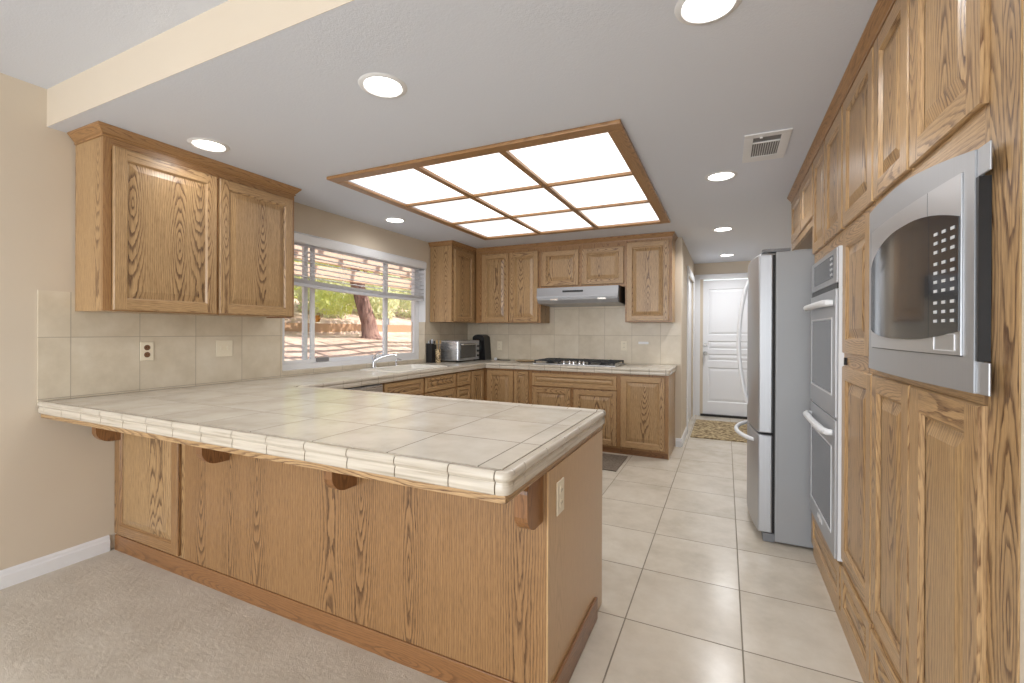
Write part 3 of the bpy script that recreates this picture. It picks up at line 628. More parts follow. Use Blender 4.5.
# left run
def left_unit(label, y0, y1, drawers, doors, name='base_cabinet'):
    c_ = thing(name, label, 'cabinet', (.3, (y0+y1)/2, 0))
    m = MB()
    if name == 'sink_cabinet': m.box(.01, XB0-.02, y0, y1, .10, .62)
    else: m.box(.01, XB0-.02, y0, y1, .10, .833)
    obj('carcass', m, OAK, c_)
    m = MB(); m.box(XB0-.0195, XB0-.0005, y0, y1, .10, .853); obj('face_frame', m, OAKT, c_)
    m = MB(); m.box(XB0-.045, XB0-.03, y0, y1, 0, .0995, 'y'); obj('toe_kick', m, OAKD, c_)
    for a, b, z0, z1 in drawers: panel_door(c_, face_px(XB0, a, z0), b-a, z1-z0, name='drawer', fw=.034, horiz=True)
    for a, b, z0, z1 in doors: panel_door(c_, face_px(XB0, a, z0), b-a, z1-z0)
left_unit('stack of small oak drawers right beside the corner cabinet', 4.135, 4.4495, [(4.155, 4.43, .695, .84), (4.155, 4.43, .53, .68), (4.155, 4.43, .33, .51), (4.155, 4.43, .12, .31)], [])
left_unit('oak sink cabinet below the window with two false drawer fronts', 2.985, 4.1345, [(3.00, 3.545, .695, .838), (3.575, 4.115, .695, .838)], [(3.00, 3.545, .12, .68), (3.575, 4.115, .12, .68)], 'sink_cabinet')
dw = thing('dishwasher', 'dark dishwasher under the left counter, mostly behind the peninsula', 'dishwasher', (.3, 2.67, 0))
m = MB(); m.box(.01, XB0-.02, 2.37, 2.9845, .02, .853); obj('body', m, SLOT, dw)
m = MB(); m.box(XB0-.0195, XB0+.01, 2.375, 2.98, .10, .72); obj('door', m, SS, dw, bevel=.004)
m = MB(); m.box(XB0-.0195, XB0+.016, 2.375, 2.98, .725, .84); obj('control_panel', m, SSH, dw, bevel=.004)
m = MB(); m.box(XB0-.015, XB0+.002, 2.375, 2.98, .02, .095); obj('toe_plate', m, BLACK, dw)

# ------------------------------------------------------------------ sink, faucet
sn = thing('kitchen_sink', 'off-white drop-in sink in the tiled counter below the window', 'sink', (.33, 3.66, .75))
m = MB()
def rr(w2, h2, r, z, n=6):
    P = []
    for cx, cy, a0 in ((w2-r, h2-r, 0), (-w2+r, h2-r, 90), (-w2+r, -h2+r, 180), (w2-r, -h2+r, 270)):
        for i in range(n+1): a = math.radians(a0+90*i/n); P.append((.33+cx+r*math.cos(a), 3.66+cy+r*math.sin(a), z))
    return P
rings = [rr(.245, .415, .05, zt+.001), rr(.243, .413, .05, zt+.010), rr(.232, .402, .05, zt+.013), rr(.215, .385, .05, zt+.006), rr(.205, .375, .06, .86), rr(.19, .36, .07, .76), rr(.15, .32, .07, .745), rr(.02, .02, .019, .742)]
V = [p for r_ in rings for p in r_]; n = len(rings[0]); m.add(V, [(i*n+k, i*n+(k+1) % n, (i+1)*n+(k+1) % n, (i+1)*n+k) for i in range(len(rings)-1) for k in range(n)])
obj('basin', m, PORC, sn, smooth=True)
m = MB(); m.lathe([(0, .744), (.03, .7445), (.04, .748), (.042, .7465)], (.33, 3.66, 0), 20); obj('drain', m, CHROME, sn, smooth=True)
fc = thing('kitchen_faucet', 'chrome single-lever faucet behind the sink', 'faucet', (.062, 3.36, zt))
fx, fy = .055, 3.36
fx, fy = .054, 3.50
fc.location = (fx, fy, zt)
m = MB(); m.lathe([(0, .012), (.022, .012), (.025, .006), (.025, .001)], (fx, fy, zt), 24); m.box(fx-.022, fx+.022, fy-.11, fy+.11, zt+.001, zt+.007); obj('base', m, CHROME, fc, smooth=True)
m = MB(); m.tube([(fx, fy, zt+.01), (fx, fy, zt+.05), (fx+.01, fy+.004, zt+.08), (fx+.05, fy+.02, zt+.105), (fx+.10, fy+.045, zt+.125), (fx+.15, fy+.07, zt+.138), (fx+.20, fy+.09, zt+.142), (fx+.21, fy+.094, zt+.125)], [.021, .021, .02, .016, .014, .013, .013, .014], 16); obj('spout', m, CHROME, fc, smooth=True)
m = MB(); m.tube([(fx-.004, fy, zt+.078), (fx-.005, fy+.005, zt+.11), (fx+.02, fy+.03, zt+.15), (fx+.06, fy+.06, zt+.17)], [.019, .016, .009, .007], 12); obj('lever', m, CHROME, fc, smooth=True)
sp = thing('soap_dispenser', 'small chrome soap dispenser beside the faucet', 'soap dispenser', (.062, 3.83, zt))
m = MB(); m.lathe([(0, .055), (.008, .055), (.010, .03), (.018, .012), (.02, .001)], (.062, 3.83, zt), 18); obj('body', m, CHROME, sp, smooth=True)
m = MB(); m.tube([(.062, 3.83, zt+.05), (.062, 3.83, zt+.07), (.08, 3.835, zt+.078), (.115, 3.845, zt+.070)], [.009, .009, .006, .005], 10); obj('nozzle', m, CHROME, sp, smooth=True)

# ------------------------------------------------------------------ counter items
to = thing('toaster_oven', 'silver toaster oven in the back left counter corner', 'toaster oven', (.18, 4.92, zt))
tx0, tx1, ty0, ty1, tz0, tz1 = .03, .345, 4.63, 5.13, zt+.018, zt+.262
m = MB(); m.box(tx0, tx1-.012, ty0, ty1, tz0, tz1); obj('body', m, SSH, to, bevel=.012)
m = MB(); m.box(tx1-.0115, tx1, ty0+.002, ty1-.002, tz0, tz1); obj('front_frame', m, SS, to, bevel=.003)
m = MB(); m.box(tx1+.0005, tx1+.006, ty0+.03, ty1-.10, tz0+.03, tz1-.035); dd = obj('door', m, DARKG, to, bevel=.002)
m = MB(); m.tube([(tx1+.006, ty0+.05, tz1-.045), (tx1+.03, ty0+.05, tz1-.045), (tx1+.03, ty1-.12, tz1-.045), (tx1+.006, ty1-.12, tz1-.045)], .007, 10); obj('handle', m, CHROME, dd, smooth=True)
for z in (.05, .11, .17):
    m = MB(); m.lathe([(0, .016), (.014, .016), (.016, .001)], (tx1, ty1-.045, zt+.018+z), 16, axis='x'); obj('knob', m, BLACK, to, smooth=True)
for x in (tx0+.03, tx1-.05):
    for y in (ty0+.04, ty1-.04):
        m = MB(); m.lathe([(0.012, .001), (.015, .003), (.015, .018)], (x, y, zt), 12, cap=True); obj('foot', m, BLACK, to)
ap = thing('countertop_appliance', 'black rounded countertop appliance behind the toaster oven', 'small appliance', (.32, 5.28, zt))
m = MB(); P = []
for i in range(13): a = i/12*PI; P.append((.285+.085*math.cos(a), zt+.29+.045*math.sin(a)))
P = [(.395, zt+.001)] + P + [(.205, zt+.001)]
m.prism([(x, z) for x, z in P], 'y', 5.205, 5.37); obj('body', m, BLACK, ap, bevel=.012, smooth=True)
m = MB(); m.box(.25, .33, 5.195, 5.2045, zt+.10, zt+.22); obj('front_panel', m, DARKG, ap, bevel=.004)
kb = thing('knife_block', 'dark knife block with pale-handled knives beside the window reveal', 'knife block', (.055, 4.475, zt))
m = MB(); m.prism([(4.43, zt+.001), (4.52, zt+.001), (4.52, zt+.215), (4.43, zt+.23)], 'x', .012, .095); obj('block', m, DARKR, kb, bevel=.006)
for i in range(3):
    for j in range(2):
        x = .03+i*.024; y = 4.455+j*.045; m = MB(); m.tube([(x, y, zt+.222), (x, y+.004, zt+.26+.01*((i+j) % 3))], [.007, .0085], 8); obj('knife_handle', m, BLACK if (i+j) % 2 else SS, kb, smooth=True)
uh = thing('utensil_holder', 'speckled tan utensil jar between the knife block and toaster oven', 'utensil jar', (.135, 4.50, zt))
def speck():
    x = NB('speckled'); c = x.ramp(x.noise(x.coord(), 55, 2), [(.42, lin(60, 42, 28)), (.52, lin(214, 190, 150))]); x.P(Base_Color=c, Roughness=.5); return x.m
m = MB(); m.lathe([(0, .001), (.03, .001), (.033, .01), (.030, .10), (.034, .16), (.030, .16), (.027, .10), (0, .02)], (.135, 4.50, zt), 20); obj('jar', m, speck(), uh, smooth=True)
for a, (dx, dy) in enumerate(((-.01, .0), (.012, .008), (.0, -.012))):
    m = MB(); m.tube([(.135+dx*.5, 4.50+dy*.5, zt+.06), (.135+dx*1.6, 4.50+dy*1.6, zt+.22), (.135+dx*1.8, 4.50+dy*1.8, zt+.245), (.135+dx*2, 4.50+dy*2, zt+.275)], [.005, .005, .016, .008], 8, flat=.5); obj('wooden_spoon', m, BONE, uh, smooth=True)
pg = thing('power_cable', 'short black power cable with white plug on back counter', 'cable', (.62, 5.22, zt))
cd = MB(); cd.tube([(.515, 5.305, zt+.012), (.53, 5.30, zt+.008), (.59, 5.26, zt+.006), (.67, 5.27, zt+.006), (.74, 5.24, zt+.007)], .005, 8); obj('cord', cd, BLACK, pg, smooth=True)
m = MB(); m.box(.482, .515, 5.285, 5.32, zt+.001, zt+.03); obj('plug', m, WHITE, pg, bevel=.005, label='white plug')
m = MB(); m.lathe([(0, .001), (.09, .001), (.135, .012), (.14, .016), (.134, .016), (.09, .007), (0, .006)], (.97, 5.21, zt), 36); o = obj('plate', m, plain('tan_plate', (206, 178, 138), .35), smooth=True, loc=(.97, 5.21, zt)); tag(o, 'flat tan plate on back counter left of cooktop', 'plate')

# ------------------------------------------------------------------ right-hand tall cabinets (door faces x 3.70)
XD = 3.70; XF = 3.7125
def tall(label, y0, y1, parts, name='tall_cabinet', z0=0, extra=None):
    c_ = thing(name, label, 'cabinet', (4.0, (y0+y1)/2, z0)); return c_
def frame(c_, y0, y1, holes, z0, z1, lead=.018):
    """face frame with rectangular openings (full width), horizontal rails between"""
    m = MB(); m.box(XF, XF+.02, y0, y0+lead, z0, z1); m.box(XF, XF+.02, y1-lead, y1, z0, z1)
    zz = z0
    for a, b in holes:
        if a > zz: m.box(XF, XF+.02, y0+lead, y1-lead, zz, a, 'y')
        zz = b
    if zz < z1: m.box(XF, XF+.02, y0+lead, y1-lead, zz, z1, 'y')
    obj('face_frame', m, OAK, c_)
def D(c_, y0, y1, z0, z1, **k): return panel_door(c_, face_nx(XD+.02, y1, z0), y1-y0, z1-z0, t=.02, **k)
# microwave column
tc = tall('tall oak cabinet column holding the built-in microwave', 1.08, 1.93, 0)
m = MB(); m.box(XF, XF+.02, 1.098, 1.20, 0.0, ZC-.005); obj('end_stile', m, OAKP, tc)
frame(tc, 1.2005, 1.93, [(.30, 1.11), (1.19, 1.66), (1.75, 2.27)], .0, ZC-.005)
m = MB(); m.box(XF+.0205, 4.355, 1.098, 1.118, 0, ZC-.005); m.box(XF+.0205, 4.355, 1.912, 1.93, 0, ZC-.005); m.box(XF+.0205, 4.355, 1.10, 1.912, 1.11, 1.15, 'y'); m.box(XF+.0205, 4.355, 1.10, 1.912, 1.705, 1.735, 'y'); m.box(4.30, 4.355, 1.10, 1.912, 0, 1.11); m.box(4.30, 4.355, 1.10, 1.912, 1.15, 1.705); m.box(4.30, 4.355, 1.10, 1.912, 1.735, ZC-.005); obj('carcass', m, OAKD, tc)
D(tc, 1.203, 1.592, 1.745, 2.285, fw=.062); D(tc, 1.606, 1.925, 1.745, 2.285)
D(tc, 1.203, 1.575, .31, 1.148, fw=.062); D(tc, 1.585, 1.93, .31, 1.148)
D(tc, 1.585, 1.93, .085, .275, name='drawer', fw=.04, horiz=True); D(tc, 1.203, 1.575, .085, .275, name='drawer', fw=.04, horiz=True)
# pantry column
tp = tall('narrow oak pantry column between microwave and double oven', 1.93, 2.38, 0)
frame(tp, 1.9305, 2.3795, [(.33, 1.13), (1.215, 1.70), (1.75, 2.27)], 0, ZC-.005)
m = MB(); m.box(XF+.0205, 4.355, 1.9305, 2.3795, 0, ZC-.005); obj('carcass', m, OAKD, tp)
D(tp, 1.94, 2.372, 1.745, 2.285); D(tp, 1.965, 2.365, 1.205, 1.712); D(tp, 1.94, 2.367, .315, 1.148); D(tp, 1.94, 2.367, .085, .285, name='drawer', fw=.04, horiz=True)
m = MB(); m.box(XD+.004, XF-.0005, 2.335, 2.352, 1.155, 1.185); obj('hinge', m, DARKR, tp)
# oven column
tv = tall('oak cabinet column around the stainless double wall oven', 2.38, 3.12, 0)
frame(tv, 2.380, 3.12, [(.29, 1.67), (1.75, 2.27)], 0, ZC-.005)
m = MB(); m.box(XF+.0205, 4.355, 2.3805, 3.12, 0, .285); m.box(XF+.0205, 4.355, 2.3805, 3.12, 1.68, ZC-.005); m.box(XF+.5, 4.355, 2.3805, 3.12, .2855, 1.6795); obj('carcass', m, OAKD, tv)
D(tv, 2.395, 2.762, 1.745, 2.285); D(tv, 2.772, 3.115, 1.745, 2.285); D(tv, 2.395, 3.10, .075, .272, name='drawer', fw=.045, horiz=True)
# over-fridge
tf = thing('wall_cabinet', 'short two-door oak cabinet above the refrigerator', 'cabinet', (4.0, 3.65, 1.93))
frame(tf, 3.1205, 4.14, [(1.98, 2.27)], 1.93, ZC-.005); m = MB(); m.box(XF+.0205, 4.355, 3.1205, 4.14, 1.93, ZC-.005); obj('carcass', m, OAKD, tf)
D(tf, 3.135, 3.57, 1.975, 2.285); D(tf, 3.585, 4.06, 1.975, 2.285)
cr = crown_path(None, [(4.0, 4.141), (XF-.0005, 4.141), (XF-.0005, 1.098)][::1], k=.8); tag(cr, 'oak crown moulding along the tops of the right-hand cabinets', 'crown moulding')

# double oven
ov = thing('double_wall_oven', 'stainless double wall oven in the right-hand oak cabinets', 'oven', (3.95, 2.73, .30))
oy0, oy1 = 2.388, 3.02; ox = 3.684
m = MB(); m.box(XF+.021, 4.15, oy0+.02, oy1+.05, .30, 1.665); obj('body', m, SSD, ov)
m = MB(); m.box(ox+.008, XF+.0205, oy0, oy1+.03, .295, 1.672); obj('trim', m, VENTW, ov)
m = MB(); m.box(ox, ox+.0075, oy0, oy1, 1.513, 1.668); cp = obj('control_panel', m, SS, ov, bevel=.002)
m = MB(); m.box(ox-.0015, ox-.0002, oy0+.07, oy1-.09, 1.54, 1.645); obj('display', m, DARKG, cp)
for i in range(4):
    for j in range(2):
        m = MB(); m.box(ox-.0028, ox-.0016, oy0+.082+j*.03, oy0+.098+j*.03, 1.552+i*.024, 1.562+i*.024); obj('button', m, MARK, cp)
m = MB(); m.box(ox+.003, ox+.0078, oy0+.002, oy1, 1.487, 1.512); obj('vent_slot', m, BLACK, ov)
def odoor(z0, z1, hz):
    m = MB(); m.box(ox-.004, ox+.0075, oy0, oy1, z0, z1); d = obj('oven_door', m, SS, ov, bevel=.003)
    m = MB(); m.box(ox-.0055, ox-.0042, oy0+.075, oy1-.06, z0+.10, z1-.135); obj('glass', m, OVENG, d)
    m = MB()
    a0, a1, b0, b1 = oy0+.07, oy1-.055, z0+.095, z1-.13
    for p in ((a0, a1, b0-.005, b0), (a0, a1, b1, b1+.005), (a0-.005, a0, b0-.005, b1+.005), (a1, a1+.005, b0-.005, b1+.005)): m.box(ox-.0065, ox-.0042, *p)
    obj('glass_trim', m, VENTW, d)
    m = MB(); P = [(ox-.004, oy0+.045, hz), (ox-.024, oy0+.05, hz), (ox-.036, oy0+.09, hz), (ox-.04, (oy0+oy1)/2, hz), (ox-.036, oy1-.09, hz), (ox-.024, oy1-.05, hz), (ox-.004, oy1-.045, hz)]
    m.tube(P, [.012, .015, .016, .016, .016, .015, .012], 14); obj('handle', m, VENTW, d, smooth=True, label='pale satin bar handle')
    return d
odoor(.918, 1.486, 1.425); dl = odoor(.30, .908, .845)
m = MB(); m.lathe([(0, -.0015), (.018, -.0015), (.018, 0)], (ox-.004, 2.72, .355), 20, axis='x'); m.box(ox-.0055, ox-.004, 2.66, 2.78, .345, .365); obj('badge', m, VENTW, dl)

# microwave
mw = thing('built_in_microwave', 'stainless built-in microwave with bowed trim and black keypad', 'microwave', (3.9, 1.53, 1.17))
my0, my1, mz0, mz1 = 1.145, 1.925, 1.172, 1.692
mc = 1.56
def bow(y, k=0.0): return XD-.004-.020*(1-((y-mc)/.42)**2)-k
def curved(m, y0, y1, z0, z1, k=0, th=.012, n=14):
    def quadstrip(fa, fb):
        return
    ys = [y0+(y1-y0)*i/n for i in range(n+1)]; f = lambda z: z if not callable(z) else None
    Z0 = z0 if callable(z0) else (lambda y: z0); Z1 = z1 if callable(z1) else (lambda y: z1)
    V = []
    for y in ys: V += [(bow(y, k), y, Z0(y)), (bow(y, k), y, Z1(y)), (bow(y, k)+th, y, Z1(y)), (bow(y, k)+th, y, Z0(y))]
    Fs = []
    for i in range(n):
        a = i*4; b = a+4
        for p, q in ((0, 1), (1, 2), (2, 3), (3, 0)): Fs.append((a+p, a+q, b+q, b+p))
    Fs += [(3, 2, 1, 0), (n*4, n*4+1, n*4+2, n*4+3)]; m.add(V, Fs)
iy0m, iy1m, iz0, iz1 = 1.238, 1.868, 1.243, 1.625
ztop = lambda y: 1.700-.045*max(0, (1.60-y)/.40)**1.5
m = MB(); curved(m, 1.20, my1, mz0, iz0); curved(m, 1.20, my1, iz1, ztop); curved(m, 1.20, iy0m, iz0, iz1); curved(m, iy1m, my1, iz0, iz1)
obj('trim_frame', m, SS, mw, smooth=True)
for a_, b_ in ((mz0, 1.235), (1.60, 1.655)): m = MB(); m.box(3.694, 3.698, 1.152, 1.1995, a_, b_); obj('trim_tab', m, SS, mw, bevel=.0015)
m = MB(); m.box(3.6925, XF-.0012, 1.188, 1.1995, 1.236, 1.599); obj('gap_shade', m, BLACK, mw)  # black strip standing in for the shaded gap between the trim tabs
m = MB(); m.box(XF+.022, 4.2, 1.205, 1.90, 1.185, 1.68); obj('body', m, SSD, mw)
m = MB(); curved(m, iy0m+.002, iy1m-.002, iz0+.002, iz1-.002, .003, .01); dm = obj('door', m, SSM, mw, smooth=True)
_q = lambda y: math.sin(min(1, max(0, (iy1m-.012-y)/.30))*PI/2)**.6
gt = lambda y: 1.505+.070*_q(y)-.038*max(0, (1.50-y)/.25)**2
gb = lambda y: 1.303-.028*_q(y)+.020*max(0, (1.50-y)/.25)**2
m = MB(); curved(m, 1.372, iy1m-.012, gb, gt, .0055, .002, 24); obj('door_glass', m, DARKG, dm)
m = MB(); curved(m, iy0m+.004, 1.370, gb, gt, .0056, .002, 6); cpn = obj('control_panel', m, DARKG, mw)
for r_ in range(10):
    for c2 in range(3):
        y = 1.345-c2*.036-.009; z = 1.515-r_*.0205 - (.006 if r_ > 2 else 0) - (.006 if r_ > 6 else 0)
        m = MB(); x = bow(y, .0066); m.box(x, x+.0008, y-.009, y+.009, z-.0034, z+.0034); obj('button', m, MARK, cpn)
for i, y in enumerate((1.385,)):
    m = MB(); curved(m, y-.0008, y+.0008, gt, iz1-.003, .0035, .002, 1); obj('panel_seam', m, SLOT, dm)
m = MB()
for p in ((1.26, 1.35, 1.253, 1.2545), (1.26, 1.35, iz0+.0455, iz0+.047), (1.26, 1.2615, 1.253, 1.29), (1.3485, 1.35, 1.253, 1.29)): curved(m, p[0], p[1], p[2], p[3], .0045, .002, 1)
obj('release_button', m, WHITE, dm)

# ------------------------------------------------------------------ refrigerator
fr = thing('refrigerator', 'stainless french-door refrigerator standing by the passage', 'refrigerator', (3.9, 3.62, 0))
fy0, fy1 = 3.175, 4.075
m = MB(); m.box(3.522, 4.30, fy0, fy1, .012, 1.785); obj('body', m, FSIDE, fr, bevel=.006)
def fx_(y): return 3.432-.042*(1-((y-3.625)/.45)**2)
def fdoor(y0, y1, z0, z1, name='door'):
    n = 12; m = MB(); V = []; ys = [y0+(y1-y0)*i/n for i in range(n+1)]
    for y in ys:
        f = fx_(y); V += [(f, y, z0), (f, y, z1), (3.508, y, z1), (3.508, y, z0)]
    Fs = []
    for i in range(n):
        a, b = i*4, i*4+4
        for p, q in ((0, 1), (1, 2), (2, 3), (3, 0)): Fs.append((a+p, a+q, b+q, b+p))
    Fs += [(3, 2, 1, 0), (n*4, n*4+1, n*4+2, n*4+3)]; m.add(V, Fs); return obj(name, m, SS, fr, bevel=.008, smooth=True)
d1 = fdoor(fy0, 3.622, .672, 1.775); d2 = fdoor(3.628, fy1, .672, 1.775); d3 = fdoor(fy0, fy1, .06, .66, 'freezer_drawer')
m = MB(); m.box(3.5085, 3.5215, fy0+.012, fy1-.012, .06, 1.77); obj('gasket', m, DARKR, fr)
m = MB(); m.box(3.46, 3.5215, fy0+.01, fy1-.01, .004, .055); obj('base_grille', m, SLOT, fr)
for y, d in ((3.575, d1), (3.675, d2)):
    P = []
    for i in range(15):
        a = i/14; P.append((fx_(y)+.004-.062*math.sin(a*PI)**.75, y, .79+a*.87))
    m = MB(); m.tube(P, [.010]+[.0125]*13+[.010], 12); obj('handle', m, VENTW, d, smooth=True, label='pale curved bar handle')
P = []
for i in range(15):
    a = i/14; y = 3.30+a*.65; P.append((fx_(y)+.004-.075*math.sin(a*PI)**.7, y, .60))
m = MB(); m.tube(P, [.011]+[.014]*13+[.011], 12); obj('handle', m, VENTW, d3, smooth=True, label='pale curved bar handle')
m = MB(); m.box(3.45, 3.60, fy0+.01, fy0+.07, 1.786, 1.806); obj('hinge_cover', m, SLOT, fr, bevel=.004)
m = MB(); m.box(3.62, 3.75, fy0+.06, fy1-.06, 1.786, 1.800); obj('top_cover', m, FSIDE, fr, bevel=.006)

# ------------------------------------------------------------------ far door and side door
def casing(parent, T, w, h, cw=.085, t=.018):
    m = MB(); m.T = T; m.box(-cw, 0, 0, h+cw, 0, t); m.box(w, w+cw, 0, h+cw, 0, t); m.box(0, w, h, h+cw, 0, t); return obj('casing', m, WHITE, parent, bevel=.004)
dr = thing('door_1', 'white panelled door at the end of the passage', 'door', (3.4, 7.65, 0)); del dr['category']; dr['kind'] = 'structure'
dx0, dx1, dh = 2.90, 3.72, 2.10
casing(dr, face_ny(dx0-.012, 7.5995, 0), dx1-dx0+.024, dh+.012, .075)
def door_slab(parent, T, w, h, panels, name='leaf'):
    """slab with sunk-and-raised panels"""
    m = MB(); m.T = T; xs = 0
    t = .035
    # field strips between panels (all panels share x range)
    a, b = panels[0][0], panels[0][1]
    m.box(0, a, 0, h, 0, t); m.box(b, w, 0, h, 0, t); zz = 0
    for (p0, p1, z0, z1) in panels: m.box(a, b, zz, z0, 0, t); zz = z1
    m.box(a, b, zz, h, 0, t)
    leaf = obj(name, m, WHITE, parent)
    for (p0, p1, z0, z1) in panels:
        q = MB(); w_, h_ = p1-p0, z1-z0; Tm = T @ Matrix.Translation((p0, z0, 0)); bev = min(.03, h_*.3)
        rg = [ring_pts(w_, h_, 0, t), ring_pts(w_, h_, .012, t-.012), ring_pts(w_, h_, .018, t-.012), ring_pts(w_, h_, .018+bev, t-.003)]
        for A, B in zip(rg[:-1], rg[1:]):
            for k in range(4): j = (k+1) % 4; q.quad([Tm @ Vector(p) for p in (A[k], A[j], B[j], B[k])])
        q.quad([Tm @ Vector(p) for p in rg[-1]]); obj('door_panel', q, WHITE, leaf)
    return leaf
lf = door_slab(dr, face_ny(dx0, 7.64, .03), dx1-dx0, dh-.035, [(.10, .72, .19, .72), (.10, .72, .82, .93), (.10, .72, 1.00, 1.13), (.10, .72, 1.22, 1.93)])
m = MB(); m.box(dx0, dx1, 7.55, 7.70, .0, .028); obj('threshold', m, DARKR, dr)
m = MB(); m.lathe([(.0, 7.53), (.022, 7.532), (.028, 7.545), (.02, 7.565), (.012, 7.57), (.012, 7.59), (.03, 7.595), (.03, 7.604)], (2.965, 0, .965), 20, axis='y'); obj('knob', m, NICKEL, lf, smooth=True)
m = MB(); m.lathe([(.0, 7.585), (.022, 7.585), (.027, 7.595), (.027, 7.604)], (2.965, 0, 1.10), 20, axis='y'); obj('deadbolt', m, NICKEL, lf, smooth=True)
ds = thing('door_2', 'white side door in the passage left wall', 'door', (2.8, 6.82, 0)); del ds['category']; ds['kind'] = 'structure'
casing(ds, face_px(2.8005, 6.225, 0), 1.19, 2.055, .085)
m = MB(); m.box(2.74, 2.775, 6.225, 7.415, .01, 2.055); obj('leaf', m, WHITE, ds)
# mats
def matm(name, c1, c2, sc):
    x = NB(name); p = x.coord(); n = x.noise(p, sc, 3, .7); mp = x.n('ShaderNodeTexVoronoi'); x.l(p, mp.inputs['Vector']); mp.inputs['Scale'].default_value = sc
    c = x.mix(x.ramp(n, [(.42, (0, 0, 0)), (.58, (1, 1, 1))]), lin(*c1), lin(*c2)); c = x.mix(x.m_('MULTIPLY', mp.outputs['Distance'], .5), c, lin(*c1)); x.P(Base_Color=c, Roughness=.95); x.bump(n, .7, .006); return x.m
m = MB(); m.box(2.86, 3.72, 5.95, 7.15, .001, .012); o = obj('door_mat', m, matm('woven_mat', (120, 100, 70), (212, 192, 152), 22), bevel=.004); tag(o, 'mottled tan woven mat before the white passage door', 'mat')
m = MB(); m.box(1.35, 2.34, 4.17, 4.72, .001, .010); o = obj('floor_mat', m, matm('grey_mat', (104, 92, 80), (130, 118, 104), 60), bevel=.004); tag(o, 'dark brown-grey mat on floor before the cooktop cabinets', 'mat')

# ------------------------------------------------------------------ outdoors seen through the sink window
def dirt():
    x = NB('dirt'); p = x.coord(); n = x.noise(p, 1.6, 6, .7); n2 = x.noise(p, 14, 4, .7)
    c = x.ramp(n, [(.38, lin(214, 190, 174)), (.5, lin(190, 158, 144)), (.64, lin(150, 116, 104))]); c = x.mix(x.m_('MULTIPLY', n2, .5), c, lin(222, 204, 188)); x.P(Base_Color=c, Roughness=.95); x.bump(n2, .8, .04); return x.m
def gz(x, y):
    if x > -1.2: return .45
    tt = min(1, (-1.2-x)/4.5); z = .45+.72*tt**.8
    if x < -7.2: z = 1.5+(-7.2-x)*.26
    return z + (.05*math.sin(x*1.9+y*.8)*math.sin(y*1.3) if x < -1.6 else 0)
m = MB(); N = 46
m.grid(lambda a, b: Vector((-.21-a*26, -8+b*42, gz(-.21-a*26, -8+b*42))), N, N)
g = struct('ground', m, dirt(), 'dry pinkish garden soil outside the window', smooth=True)
m = MB(); m.box(-7.3, -7.1, -8, 34, .9, 1.50); o = struct('wall_garden', m, plain('block_wall', (176, 140, 112), .9), 'low tan garden wall outside the window')
# patio cover
pc = thing('patio_cover', 'pale tan slatted wooden patio cover outside above the window', 'patio cover', (-1.8, 4.5, 2.0))
WD = plain('patio_wood', (216, 190, 168), .8)
m = MB(); m.box(-3.35, -3.25, -1, 12, 2.24, 2.44); obj('beam', m, WD, pc)
for i in range(5):
    m = MB(); x = -.5-i*.55; m.box(x-.045, x+.045, -1, 12, 2.40, 2.52); obj('slat', m, WD, pc)
for i in range(14):
    m = MB(); y = -.6+i*.9; m.box(-3.6, -.22, y-.03, y+.03, 2.52, 2.66); obj('rafter', m, WD, pc)
for y in (-.8, 11.8):
    m = MB(); m.box(-3.35, -3.25, y-.05, y+.05, .6, 2.24); obj('post', m, WD, pc)
def leafcloud(cx, cy, cz, rx, ry, rz, n, s, seed):
    R_ = random.Random(seed); V = []; Fs = []
    for i in range(n):
        while True:
            p = Vector((R_.uniform(-1, 1), R_.uniform(-1, 1), R_.uniform(-1, 1)))
            if .35 < p.length < 1: break
        c = Vector((cx+p.x*rx, cy+p.y*ry, cz+p.z*rz)); e = Euler((R_.uniform(0, 6), R_.uniform(0, 6), R_.uniform(0, 6))).to_matrix(); b = len(V); q = s*R_.uniform(.6, 1.3)
        for u_, v_ in ((-q, 0), (0, -q*.45), (q, 0), (0, q*.45)): V.append(c+e @ Vector((u_, v_, 0)))
        Fs.append((b, b+1, b+2, b+3))
    m = MB(); m.add(V, Fs); return m
def leafmat(name, c1, c2):
    x = NB(name); n = x.noise(x.coord(), 6, 2); c = x.mix(n, lin(*c1), lin(*c2)); x.P(Base_Color=c, Roughness=.7); x.b.inputs['Subsurface Weight'].default_value = 0
    tr = x.n('ShaderNodeBsdfTranslucent'); x.l(c, tr.inputs[0]); mx = x.n('ShaderNodeMixShader'); mx.inputs[0].default_value = .45; x.l(x.b.outputs[0], mx.inputs[1]); x.l(tr.outputs[0], mx.inputs[2]); x.l(mx.outputs[0], x.o.inputs[0]); return x.m
LEAF = leafmat('leaf_bright', (240, 244, 172), (216, 226, 136)); LEAF2 = leafmat('leaf_pale', (240, 242, 214), (222, 226, 186)); LEAF3 = leafmat('leaf_overexposed', (244, 240, 224), (228, 222, 200))  # leaf colours raised towards white to carry the garden's overexposed brightness
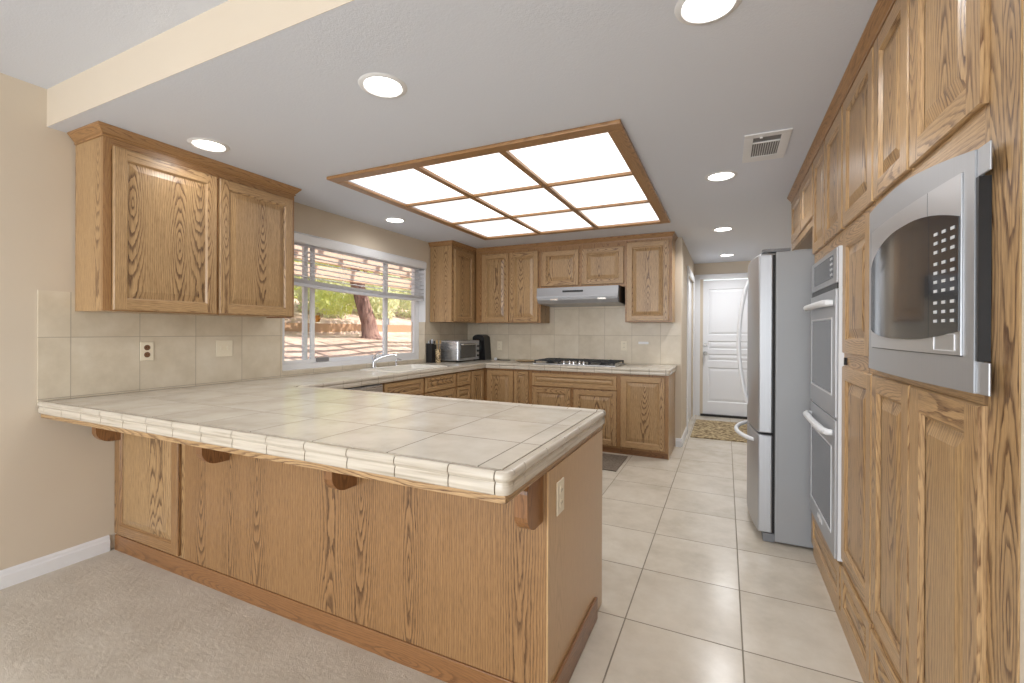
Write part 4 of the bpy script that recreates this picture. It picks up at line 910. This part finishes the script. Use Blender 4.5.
BARK = NB('bark'); _p = BARK.xyz(BARK.coord()); _n = BARK.noise(BARK.comb(BARK.m_('MULTIPLY', _p[0], 14), BARK.m_('MULTIPLY', _p[1], 14), BARK.m_('MULTIPLY', _p[2], 3)), 1, 4)
BARK.P(Base_Color=BARK.ramp(_n, [(.35, lin(108, 78, 72)), (.6, lin(160, 128, 118))]), Roughness=.95); BARK.bump(_n, .9, .04); BARK = BARK.m
tr = thing('tree', 'brown-trunked tree growing beyond the sink window', 'tree', (-5.05, 8.95, 1.1))
m = MB(); m.tube([(-5.02, 8.95, 1.0), (-5.04, 8.95, 1.2), (-5.08, 8.93, 1.5), (-5.2, 8.85, 2.0), (-5.35, 8.75, 2.6), (-5.5, 8.7, 3.4)], [.34, .22, .19, .18, .16, .12], 18); obj('trunk', m, BARK, tr, smooth=True)
m = MB(); m.tube([(-5.2, 8.86, 2.0), (-5.0, 8.4, 2.7), (-4.8, 7.8, 3.3)], [.1, .08, .05], 10); m.tube([(-5.25, 8.8, 2.2), (-5.6, 9.3, 2.9), (-6, 9.9, 3.5)], [.1, .08, .05], 10); obj('branch', m, BARK, tr, smooth=True)
m = leafcloud(-5.6, 9.0, 3.95, 2.2, 2.8, 1.15, 4600, .11, 3); m2 = leafcloud(-5.9, 8.62, 2.05, .6, .62, .36, 700, .07, 5); m.add(m2.v, m2.f); obj('foliage', m, LEAF, tr)
rs = random.Random(11)
for i in range(22):
    row = i % 2; y = 6.0+(i//2)*2.3+row*1.1; x = -8.45-row*2.6; s_ = .86+rs.random()*.12; g0 = gz(x, y); hz = 1.0+rs.random()*.5+row*.3
    m = leafcloud(x, y, g0+hz*.7, 1.0*s_, 1.05*s_, hz, 2300, .10, 100+i)
    m.tube([(x, y, g0-.1), (x, y, g0+.8)], .05, 6)
    o = obj('garden_shrub', m, [LEAF2, LEAF3, LEAF2, LEAF][(i*7) % 4], loc=(x, y, g0))
    tag(o, 'pale sunlit shrub on the slope beyond the garden wall', 'shrub', 'shrubs beyond the garden wall')
